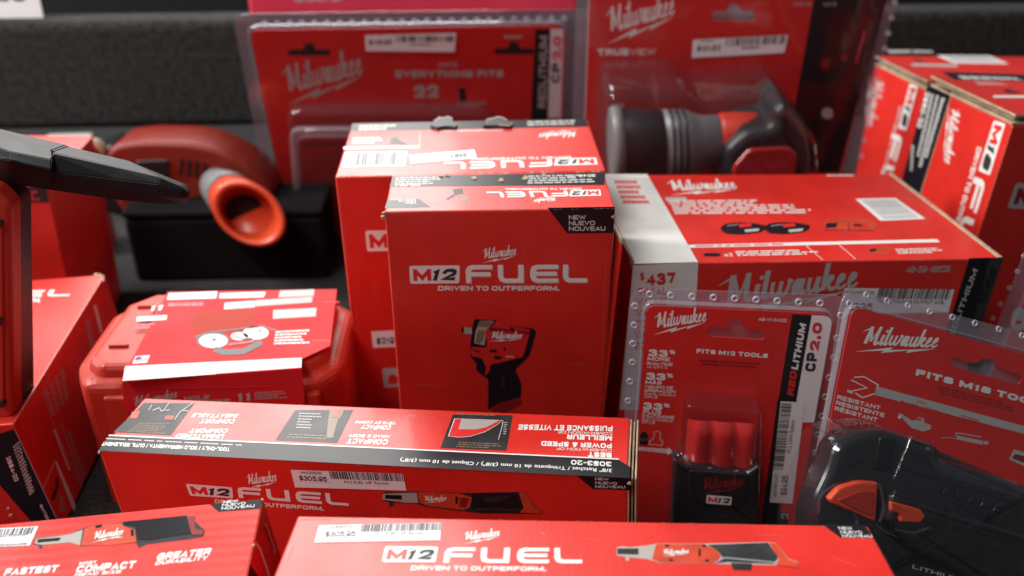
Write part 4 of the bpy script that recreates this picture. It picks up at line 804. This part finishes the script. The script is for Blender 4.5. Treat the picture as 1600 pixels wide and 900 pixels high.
slab(BT2, 'part_line', 'F', S22(stroke([(600, 690), (900, 790), (1300, 920)], 5)), .0315, .0328, BPL)
slab(BT2, 'part_line', 'F', S22(stroke([(250, 330), (380, 270), (520, 300), (700, 350), (1300, 540)], 4)), .0215, .0228, BPL)
Print(BT2, 'F', 'lettering', .0322).text('LITHIUM', *S22([(640, 858), (900, 930), (646, 838)]), GREY, 1, .02).build()

# R: pack cut by the right edge
RP = clamshell('clear blister pack cut off by the right edge beside the 437 kit carton', (.4753, .6428, .004), (-5.49, 12.93, -.09), .16, .2,
    rnd([(1622, 340), (1850, 390), (1740, 730), (1490, 690)], 12, 4), rnd([(1648, 372), (1860, 420), (1750, 740), (1492, 700)], 14, 4), None, None,
    [(1600, 400), (1590, 424), (1577, 450), (1563, 475), (1551, 497), (1612, 372)], .0016)
Print(RP, 'F', 'lettering').text('6.0', (1578, 516), (1640, 522), (1583, 480), GREY, 1, .06).build()

# N: wide pack at the back
N_ = clamshell('wide blurred clear blister pack at back left reading EVERYTHING FITS with two black hang holes', (-.1139, 1.0948, .0013), (16.93, -.44, .57), .3461, .3129,
    rnd([(363, 22), (912, 14), (905, 420), (446, 450)], [22, 18, 5, 5], 5), rnd([(390, 47), (884, 40), (870, 420), (470, 450)], [16, 20, 5, 5], 5), None, rnd([(384, 42), (889, 35), (876, 425), (464, 455)], [18, 22, 5, 5], 5),
    [(414 + i * 19.5, 37 - i * .33) for i in range(25)], .0024)
S23 = lambda pts: [(340 + x * .3377, y * .3377) for x, y in pts]
p = Print(N_, 'F', 'hang_hole'); p.poly(hang_hole(483, 82, 66, 9, 9, 10), HOLE, 1).build()
p = Print(N_, 'F', 'hang_hole'); p.poly(hang_hole(803, 80, 62, 9, 9, 10), HOLE, 1).build()
Print(N_, 'F', 'logo').logo(*S23([(300, 432), (676, 335), (262, 316)]), GREY).build()
p = Print(N_, 'F', 'price_label', .0014).poly(S23([(678, 160), (1108, 148), (1100, 244), (682, 240)]), PINK).poly(S23([(682, 163), (1104, 152), (1096, 240), (686, 236)]), PAPER, 1).text('$116.95', *S23([(700, 208), (806, 206), (699, 184)]), INK, 2).bars(S23([(825, 166), (1096, 166), (1094, 194), (826, 194)]), 26, INK, 2).greek(S23([(890, 202), (1030, 202), (1030, 212), (890, 212)]), 1, INK, 2).build()
p = Print(N_, 'F', 'lettering').text('EVERYTHING FITS', *S23([(822, 360), (1322, 358), (821, 326)]), GREY, 1, .06).text('22', *S23([(905, 455), (1022, 452), (904, 395)]), GREY, 1, .06).greek(S23([(905, 462), (1035, 460), (1035, 495), (905, 496)]), 2, PINK, 1).poly(S23([(1012, 282), (1118, 280), (1118, 315), (1012, 316)]), PINK, 1).text('M12', *S23([(1024, 310), (1108, 309), (1024, 290)]), GREY, 2, .03)
p.poly(S23([(1115, 410), (1145, 405), (1152, 465), (1122, 470)]), BLK, 1).greek(S23([(1112, 472), (1252, 470), (1252, 498), (1112, 498)]), 2, GREY, 1).greek(S23([(1325, 160), (1440, 160), (1440, 182), (1325, 182)]), 1, GREY, 1).build()
p = Print(N_, 'F', 'side_band').poly(S23([(1470, 135), (1540, 134), (1530, 560), (1448, 560)]), BLK).poly(S23([(1540, 134), (1600, 134), (1588, 545), (1528, 545)]), PAPER).text('REDLITHIUM', *S23([(1520, 500), (1530, 165), (1482, 500)]), GREY, 1, .04).text('CP', *S23([(1582, 385), (1586, 292), (1544, 384)]), INK, 1, .05).text('2.0', *S23([(1588, 280), (1592, 170), (1550, 278)]), MRED, 1, .05).build()
slab(N_, 'bubble', 'F', rnd([(446, 175), (768, 174), (772, 292), (790, 420), (480, 440)], [20, 22, 8, 8, 8], 5), .0013, .020, CLRD, .006, seg=4)
slab(N_, 'bubble_step', 'F', rnd([(452, 203), (762, 201), (768, 405), (468, 425)], [16, 16, 8, 8], 5), .0203, .027, CLRR, .002, seg=3, hole=rnd([(464, 216), (750, 214), (752, 392), (478, 410)], [14, 14, 8, 8], 5))
Print(N_, 'F', 'insert_print').greek([(470, 222), (560, 220), (562, 228), (472, 230)], 1, DRED, 1, .7).text('BLADES', (494, 250), (560, 249), (493, 240), PINK, 1, .03).build()

# M: spotlight pack
M_ = clamshell('tall blurred clear blister pack at back reading TRUEVIEW over a boxed spotlight', (.2317, 1.0008, .005), (9.28, -.71, 2.78), .304, .38,
    rnd([(903, -70), (1418, -80), (1325, 330), (890, 330)], [12, 12, 5, 5], 4), rnd([(922, -55), (1396, -65), (1300, 330), (908, 330)], [14, 14, 5, 5], 4), hang_hole(1146, 25, 68, 16, 10, 12, 0, .0), None,
    [(1404 - i * 5.3, -20 + i * 24) for i in range(12)], .0022)
S24 = lambda pts: [(860 + x * .3377, y * .3377) for x, y in pts]
Print(M_, 'F', 'logo').logo(*S24([(250, 152), (578, 62), (232, 42)])).build()
p = Print(M_, 'F', 'lettering').text('TRUE', *S24([(218, 258), (362, 256), (217, 226)]), None, 1, .06).text('VIEW', *S24([(366, 256), (488, 254), (366, 226)]), None, 1, .0).text('M12  LED SPOT LIGHT', *S24([(665, 332), (1128, 328), (664, 302)]), PINK, 1, .05).text('2353-20', *S24([(1120, 28), (1208, 26), (1120, 12)]), GREY, 1).greek(S24([(235, 264), (470, 262), (470, 276), (235, 278)]), 1, PINK, 1).build()
p = Print(M_, 'F', 'price_label', .0014).poly(S24([(660, 184), (1100, 162), (1082, 244), (654, 268)]), PAPER).text('$101.62', *S24([(678, 238), (786, 234), (680, 212)]), INK, 1).bars(S24([(815, 178), (1090, 166), (1082, 202), (810, 214)]), 28, INK).greek(S24([(885, 216), (1000, 210), (998, 224), (884, 230)]), 1, INK, 1).greek(S24([(695, 188), (780, 184), (780, 192), (694, 196)]), 1, INK, 1).build()
p = Print(M_, 'F', 'action_picture').poly(S24([(1240, -120), (1590, -130), (1335, 800), (1075, 800)]), BLK).poly(S24([(1300, 60), (1370, 40), (1420, 120), (1390, 260), (1300, 340), (1240, 330)]), DRED2, 1).poly(S24([(1430, 60), (1520, 90), (1440, 420), (1380, 420), (1420, 240)]), DRED2, 1).poly(S24([(1255, 270), (1295, 265), (1290, 315), (1252, 318)]), DRED, 2).poly(S24([(1340, 255), (1375, 250), (1370, 285), (1345, 280)]), DRED, 2).poly(S24([(1160, 380), (1420, 380), (1370, 560), (1120, 560)]), DRED2, 1)
p.text('M12', *S24([(1265, 30), (1322, 28), (1265, 12)]), GREY, 2).poly(S24(rnd([(1255, 500), (1305, 498), (1308, 548), (1258, 550)], 22, 4)), GREY, 2).line(*S24([(1455, 140), (1415, 290)]), 3, PINK, 2).build()
slab(M_, 'bubble', 'F', S24(rnd([(275, 440), (620, 425), (700, 490), (1030, 488), (1090, 465), (1240, 640), (1260, 900), (250, 900), (262, 620)], [40, 50, 30, 20, 40, 60, 20, 20, 30], 5)), .0013, .085, CLRD, .012, seg=4)
SL = Thing('spotlight', 'black, grey and red hand spotlight lying inside the TRUEVIEW pack', 'flashlight', M_.o.location, [math.degrees(a) for a in M_.o.rotation_euler])
SL.planes['F'] = M_.planes['F']
def lathe_px(th, name, prof, axis_off, mat, squash=1):
    """turned body lying across the pack: prof = (x px, centre y px, half-height px)"""
    bm = bmesh.new(); rings = []; n = 28
    for x, cy, r in prof:
        c = th.hit('F', (x, cy), axis_off); u = th.hit('F', (x, cy - r), axis_off) - c; rad = u.length; u.normalize(); ring = []
        for i in range(n):
            a = i * 6.2832 / n; ring.append(bm.verts.new(c + u * math.cos(a) * rad + Vector((0, -1, 0)) * math.sin(a) * rad * squash))
        rings.append(ring)
    for a, b in zip(rings, rings[1:]):
        for i in range(n): bm.faces.new((a[i], a[(i+1) % n], b[(i+1) % n], b[i]))
    bm.faces.new(rings[0]); bm.faces.new(rings[-1][::-1]); bmesh.ops.recalc_face_normals(bm, faces=bm.faces[:])
    o = mesh_obj(name, bm, mat, th.o, True)
    for p_ in o.data.polygons:
        if len(p_.vertices) > 4: p_.use_smooth = False
    return o
lathe_px(SL, 'lamp_head', [(964, 226, 50), (972, 226, 54), (1032, 226, 53), (1036, 226, 50)], .042, GPL, .74)
lathe_px(SL, 'lens_rim', [(953, 226, 48), (955, 226, 56), (964, 226, 59), (972, 226, 57), (974, 226, 50)], .042, LGP, .74)
lathe_px(SL, 'collar', [(1036, 226, 52), (1074, 226, 52), (1082, 226, 48), (1096, 222, 40), (1122, 218, 37), (1126, 218, 34)], .042, LGP, .72)
for x in (1044, 1054, 1064): lathe_px(SL, 'collar_rib', [(x, 226, 51), (x + 1, 226, 54.5), (x + 4, 226, 54.5), (x + 5, 226, 51)], .042, GPL, .72)
lathe_px(SL, 'neck', [(1124, 216, 34), (1130, 215, 37), (1200, 215, 37), (1214, 217, 34)], .042, CPL, .8)
slab(SL, 'handle', 'F', S24(rnd([(810, 700), (900, 620), (1030, 590), (1040, 520), (1090, 480), (1150, 540), (1200, 640), (1215, 760), (1190, 900), (790, 900)], [30, 30, 30, 20, 30, 40, 40, 30, 20, 20], 4)), .02, .076, GPL, .012, seg=4)
slab(SL, 'side_panel', 'F', S24(rnd([(840, 780), (920, 690), (1110, 680), (1150, 720), (1130, 850), (850, 860)], 30, 4)), .07, .079, REDTR, .004, seg=4)
Print(SL, 'F', 'logo', .079).logo(*S24([(875, 800), (1105, 770), (870, 745)]), PINK).build()

# ------------------------------------------------------------------ moulded hole saw case with its card sleeve
HC = Thing('hole_saw_case', 'rounded red plastic tool case with a printed sleeve showing a saw face and white stripe', 'tool case', (-.238, .646, 0), (0, 0, 2))
HC.planes['T'] = (Vector((0, 0, .132)), Vector((0, 0, 1)))
HC.planes['TS'] = (Vector((0, 0, .1365)), Vector((0, 0, 1)))
def prism(name, pts, z0, z1, mat, parent, bev=.006, taper=0, seg=3):
    bm = bmesh.new(); c = sum((Vector((x, y, 0)) for x, y in pts), Vector()) / len(pts)
    lo = [bm.verts.new((x, y, z0)) for x, y in pts]; hi = [bm.verts.new((c.x + (x - c.x) * (1 - taper), c.y + (y - c.y) * (1 - taper), z1)) for x, y in pts]
    bm.faces.new(lo[::-1]); bm.faces.new(hi)
    for i in range(len(pts)): bm.faces.new((lo[i], lo[(i+1) % len(pts)], hi[(i+1) % len(pts)], hi[i]))
    if bev:
        te = [e for e in bm.edges if e.verts[0] in hi and e.verts[1] in hi] + [e for e in bm.edges if (e.verts[0] in hi) != (e.verts[1] in hi)]
        bmesh.ops.bevel(bm, geom=te, offset=bev, segments=seg, affect='EDGES', profile=.6)
    bmesh.ops.recalc_face_normals(bm, faces=bm.faces[:]); return mesh_obj(name, bm, mat, parent)
x0, x1, y0, y1 = -.116, .100, -.068, .074
prism('shell', [(x0, y0 + .030), (x0 + .016, y0), (x0 + .05, y0), (x0 + .056, y0 + .006), (x1 - .05, y0 + .006), (x1 - .044, y0), (x1 - .016, y0), (x1, y0 + .022), (x1, y1 - .03), (x1 - .03, y1), (x0 + .03, y1), (x0, y1 - .03)], 0, .122, CPL, HC.o, .013, seg=5)
prism('lid_panel', [(x0 + .012, y0 + .024), (x0 + .026, y0 + .010), (x1 - .026, y0 + .010), (x1 - .012, y0 + .024), (x1 - .014, y1 - .03), (x1 - .034, y1 - .010), (x0 + .034, y1 - .010), (x0 + .014, y1 - .03)], .121, .132, CPL, HC.o, .007, .04, seg=4)
for sx in (-1, 1):
    block('lid_rib', HC.o, (sx * .082 - .008, -.030, .131), (sx * .082 + .008, -.027, .1345), CPL, .001)
    block('lid_rib', HC.o, (sx * .080 - .008, .034, .131), (sx * .080 + .008, .037, .1345), CPL, .001)
    block('latch', HC.o, (sx * .072 - .012, y0 - .004, .07), (sx * .072 + .012, y0 + .004, .112), CPL, .002)
HC.planes['T'] = (Vector((0, 0, .1335)), Vector((0, 0, 1)))
slab(HC, 'sleeve_top', 'T', [(192, 578), (206, 562), (262, 456), (526, 452), (516, 540), (473, 560)], -.001, .0008, CRIM)
S25 = lambda pts: [(120 + x * .289, 430 + y * .289) for x, y in pts]
p = Print(HC, 'T', 'sleeve_print', .0008)
p.poly(S25([(262, 492), (1216, 446), (1214, 500), (246, 572)]), WHTC).greek(S25([(565, 500), (910, 484), (905, 505), (570, 520)]), 1, SILV, 1, .6, 4, .1).greek(S25([(540, 528), (720, 516), (718, 532), (542, 544)]), 1, SILV, 1, .6)
p.poly(S25(rnd([(600, 240), (660, 190), (960, 180), (980, 240), (930, 300), (640, 320)], 30, 4)), DORG).path(S25([(640, 335), (720, 310), (880, 290), (1000, 275), (1080, 300)]), 2.4, BLKM, 2)
import itertools
ell = lambda cx_, cy_, a, b, n=20: [(cx_ + a * math.cos(i * 6.2832 / n), cy_ + b * math.sin(i * 6.2832 / n)) for i in range(n)]
p.poly(S25(ell(735, 350, 88, 46)), BLKM, 1).poly(S25(ell(738, 355, 78, 38)), PAPER, 2).poly(S25(ell(742, 348, 14, 7)), BLK, 3).poly(S25(ell(968, 312, 70, 36)), PAPER, 2).poly(S25(ell(880, 330, 48, 22)), PAPER, 2).poly(S25(ell(990, 300, 10, 6)), BLK, 3)
p.path(S25([(745, 400), (800, 418), (900, 412), (1000, 362)]), 9, BLK, 2).path(S25([(820, 375), (900, 365), (960, 355)]), 3, DRED, 3).path(S25([(850, 330), (900, 345), (950, 340)]), 2, BLKM, 3)
for q, m_ in (([(498, 98), (760, 88), (752, 124), (488, 132)], WHT), ([(775, 98), (1020, 90), (1010, 118), (770, 124)], WHT), ([(800, 150), (965, 138), (962, 172), (796, 184)], PAPER), ([(968, 136), (1275, 116), (1270, 146), (966, 168)], SILV), ([(1100, 84), (1285, 76), (1280, 112), (1090, 120)], SILV), ([(1062, 188), (1296, 176), (1292, 222), (1060, 236)], SILV), ([(325, 226), (488, 216), (484, 240), (322, 250)], WHT)): p.poly(S25(q), m_)
p.poly(S25([(1072, 196), (1286, 184), (1284, 212), (1070, 226)]), GREY, 1).greek(S25([(495, 145), (760, 138), (758, 170), (492, 176)]), 1, PINK, 1).text('11', *S25([(398, 192), (465, 188), (402, 164)]), WHT, 1, .05, .2).greek(S25([(320, 258), (430, 254), (425, 290), (314, 296)]), 2, PINK, 1).greek(S25([(1075, 300), (1270, 290), (1265, 372), (1065, 378)]), 5, WHT, 1, .5, 3)
p.poly(S25([(318, 438), (396, 432), (380, 472), (300, 478)]), PAPER).poly(S25([(322, 440), (352, 438), (345, 456), (314, 458)]), BLUE, 1)
for i in range(3): p.line(*S25([(312 + 2*i, 452 + i*8), (390 - 4*i, 446 + i*8)]), 1.0, MRED, 1)
p.build()
# sleeve front hanging over the front edge
HC.planes['SF'] = (Vector((0, y0 - .0065, 0)), Vector((0, -1, 0)))
slab(HC, 'sleeve_front', 'SF', S25([(245, 572), (1215, 502), (1235, 720), (260, 740)]), -.0012, 0, CRIM)
p = Print(HC, 'SF', 'sleeve_print').line(*S25([(240, 626), (1240, 572)]), 1.4, PINK).logo(*S25([(292, 712), (545, 660), (285, 662)]), GREY).text('HOLE', *S25([(582, 678), (718, 670), (581, 656)]), GREY, 1, .02).text('DOZER', *S25([(640, 700), (830, 688), (640, 680)]), GREY, 1, .02).text('11', *S25([(868, 682), (938, 678), (866, 638)]), GREY, 1, .06).greek(S25([(960, 632), (1130, 622), (1150, 668), (962, 676)]), 4, GREY, 1, .4, 3, .3).build()

# ------------------------------------------------------------------ tools at the left
K = Thing('power_tool', 'red plastic tool with screws and dark rim standing on the 2854-20 carton', 'power tool', (-.405, .566, .1185), (0, 0, 0))
K.planes['F'] = (Vector((0, -.024, 0)), Vector((0, -1, 0))); K.planes['B'] = (Vector((0, -.006, 0)), Vector((0, -1, 0)))
slab(K, 'housing', 'F', rnd([(-130, 292), (-12, 293), (16, 322), (20, 652), (0, 668), (-120, 676)], [20, 10, 8, 18, 14, 10], 4), -.014, 0, TPL, .004, seg=4)
slab(K, 'rim', 'B', rnd([(-140, 290), (-8, 290), (22, 320), (30, 642), (12, 668), (-120, 686)], [20, 10, 8, 18, 14, 10], 4), -.020, .004, GPL, .0015, seg=3)
slab(K, 'housing_panel', 'F', rnd([(-120, 345), (3, 345), (6, 632), (-120, 640)], 8, 3), -.001, .0015, TPL, .001)
for x, y in ((-2, 351), (-2, 502), (2, 632)):
    slab(K, 'screw', 'F', [(x + 5 * math.cos(i * .524), y + 6 * math.sin(i * .524)) for i in range(12)], -.001, .0030, BPL, .0006)
NZ = Thing('crevice_nozzle', 'dark grey faceted nozzle reaching in from the left edge above the red tool', 'vacuum nozzle', (-.42, .578, .285), (0, 0, 0))
NZ.planes['F'] = (Vector((0, 0, 0)), Vector((0, -1, 0))); NZ.planes['B'] = (Vector((0, .02, 0)), Vector((0, -1, 0)))
def nozzle():
    S26 = lambda x, y: (x * .2, 200 + y * .2)
    secs = [(-160, [(40, 0), (110, -.024), (230, -.030), (300, -.026), (400, -.022)]), (75, [(95, 0), (180, -.024), (250, -.031), (320, -.027), (440, -.022)]), (400, [(172, 0), (245, -.022), (325, -.028), (345, -.025), (486, -.020)]),
            (412, [(185, 0), (202, -.018), (335, -.022), (350, -.022), (488, -.020)]), (900, [(300, .0), (309, -.014), (400, -.018), (470, -.018), (560, -.016)]), (1240, [(378, .0), (386, -.012), (440, -.015), (520, -.015), (596, -.012)]), (1410, [(446, .0), (456, -.010), (500, -.012), (545, -.012), (596, -.008)]), (1465, [(482, .0), (490, -.008), (515, -.009), (550, -.009), (582, -.006)])]
    bm = bmesh.new(); rings = []
    for x, pr in secs:
        ring = [bm.verts.new(NZ.hit('F', S26(x, y), -dy)) for y, dy in pr]
        a, b = NZ.hit('F', S26(x, pr[-1][0]), 0), NZ.hit('F', S26(x, pr[0][0]), 0); dpt = .022 * (1 if x < 1000 else .5 if x < 1420 else .3)
        ring += [bm.verts.new(a + Vector((0, dpt, .004))), bm.verts.new(b + Vector((0, dpt, -.004)))]; rings.append(ring)
    for a, b in zip(rings, rings[1:]):
        for i in range(7): bm.faces.new((a[i], a[(i+1) % 7], b[(i+1) % 7], b[i]))
    bm.faces.new(rings[0]); bm.faces.new(rings[-1][::-1]); bmesh.ops.recalc_face_normals(bm, faces=bm.faces[:])
    bmesh.ops.bevel(bm, geom=bm.edges[:], offset=.0007, segments=2, affect='EDGES')
    mesh_obj('nozzle_body', bm, simple('black_rubbery_plastic', (.010, .010, .012), .5, .28, var=.15, vs=60, bump=.0002, bs=900), NZ.o)
nozzle()
VT = Thing('vacuum', 'blurred red handheld vacuum with wide orange-red nozzle lying under the grey shelf edge', 'vacuum', (-.36, 1.02, .17), (0, 0, 0))
VT.planes['F'] = (Vector((0, 0, 0)), Vector((0, -1, 0)))
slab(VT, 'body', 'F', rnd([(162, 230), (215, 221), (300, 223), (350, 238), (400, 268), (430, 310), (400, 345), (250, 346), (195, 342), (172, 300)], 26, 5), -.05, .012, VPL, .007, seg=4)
slab(VT, 'window', 'F', rnd([(212, 252), (262, 250), (264, 282), (216, 284)], 3, 3), .011, .0145, BPL, .001)
def tube(th, name, secs, mat, n=32, close=False):
    """secs: centre, axis u vector, v vector -> elliptical rings"""
    bm = bmesh.new(); rings = []
    for c, u, v in secs: rings.append([bm.verts.new(c + u * math.cos(i * 6.2832 / n) + v * math.sin(i * 6.2832 / n)) for i in range(n)])
    for a, b in zip(rings, rings[1:]):
        for i in range(n): bm.faces.new((a[i], a[(i+1) % n], b[(i+1) % n], b[i]))
    if close: bm.faces.new(rings[-1])
    bmesh.ops.recalc_face_normals(bm, faces=bm.faces[:]); return mesh_obj(name, bm, mat, th.o, True)
def ring_at(px, py, off, ru, rv, tilt, lean=.35):
    c = VT.hit('F', (px, py), off); k = 1 / 1400 * (VT.M @ c - CAM).dot(FWD); t_ = R(tilt)
    return c, Vector((math.cos(t_), -lean * math.cos(t_) * .6, -math.sin(t_))) * ru * k, Vector((math.sin(t_), lean * math.sin(t_), math.cos(t_))) * rv * k
tube(VT, 'collar', [ring_at(338, 292, .0, 26, 24, 25), ring_at(345, 296, .02, 34, 32, 25), ring_at(362, 308, .04, 44, 40, 25), ring_at(370, 316, .05, 47, 42, 25)], LGP)
tube(VT, 'nozzle', [ring_at(370, 317, .046, 47, 42, 25), ring_at(380, 325, .062, 53, 45, 26), ring_at(388, 333, .083, 61, 48, 28), ring_at(389, 334, .088, 60, 47, 28), ring_at(390, 335, .0875, 51, 40, 28), ring_at(388, 334, .074, 46, 37, 27), ring_at(382, 329, .062, 42, 35, 26), ring_at(379, 327, .058, 40, 33, 26)], ORPL, close=True)
slab(VT, 'throat', 'F', [(381 + 30 * math.cos(i * .3927), 329 + 24 * math.sin(i * .3927)) for i in range(16)], .058, .0595, HOLE)
slab(VT, 'seam_strip', 'F', stroke(smoothpts([(178, 300), (240, 312), (310, 308), (350, 290)]), 3), .011, .0128, BPL)
for i in range(4): slab(VT, 'vent', 'F', [(282 + i*12, 248 + i*2), (287 + i*12, 249 + i*2), (284 + i*12, 274 + i*2), (279 + i*12, 273 + i*2)], .011, .0127, BPL)
slab(VT, 'tail', 'F', rnd([(140, 236), (176, 226), (196, 342), (160, 330)], 10, 3), -.04, .006, BPL, .004)
BC = Thing('shade_block', 'black block standing in for the shade under the red handheld vacuum', 'box', (-.355, 1.0, 0), (0, 0, 2))  # added near-black block standing in for the dark void below the vacuum
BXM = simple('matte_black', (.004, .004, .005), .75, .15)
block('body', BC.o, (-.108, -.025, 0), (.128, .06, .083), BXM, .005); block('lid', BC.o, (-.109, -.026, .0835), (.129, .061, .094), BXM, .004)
VB = Thing('round_knob', 'small blurred red knob with beige ring beside the red vacuum', 'knob', at_y(150, 233, .99), (0, 0, 0))
tube(VB, 'ring', [(Vector((0, 0, 0)), Vector((.014, 0, 0)), Vector((0, 0, .014))), (Vector((0, -.012, 0)), Vector((.014, 0, 0)), Vector((0, 0, .014))), (Vector((0, -.013, 0)), Vector((.010, 0, 0)), Vector((0, 0, .010)))], KRAFT, 20)
tube(VB, 'cap', [(Vector((0, -.012, 0)), Vector((.010, 0, 0)), Vector((0, 0, .010))), (Vector((0, -.020, 0)), Vector((.009, 0, 0)), Vector((0, 0, .009))), (Vector((0, -.022, 0)), Vector((.004, 0, 0)), Vector((0, 0, .004)))], CPL, 20, True)

# ------------------------------------------------------------------ on the upper shelf
c_ = at_y(648, 18, 1.178)
UP_ = Thing('hanging_pack', 'pinkish-red pack on the upper shelf, only its lower edge in view', 'package', (c_.x, 1.183, .2800), (2, 0, 2.6), 'things on the upper shelf')
block('carton', UP_.o, (-.208, -.012, 0), (.208, .012, .055), PINK, .004)
UP_.planes['F'] = (Vector((0, -.012, 0)), Vector((0, -1, 0)))
Print(UP_, 'F', 'lettering').text('HEX IMPACT SET', (460, 4), (535, 2), (460, -6), GREY, 1, .02).build()
c_ = at_y(28, 20, 1.152)
TG = Thing('price_card', 'white price card standing on the upper shelf at top left', 'sign', (c_.x, 1.150, .2800), (-4, 0, 3), 'things on the upper shelf')
block('card', TG.o, (-.10, -.0008, 0), (.031, .0008, .06), PAPER, 0)
TG.planes['F'] = (Vector((0, -.0008, 0)), Vector((0, -1, 0)))
Print(TG, 'F', 'lettering').text('$129', (-60, 2), (42, 2), (-60, -30), INK, 1, .03).build()
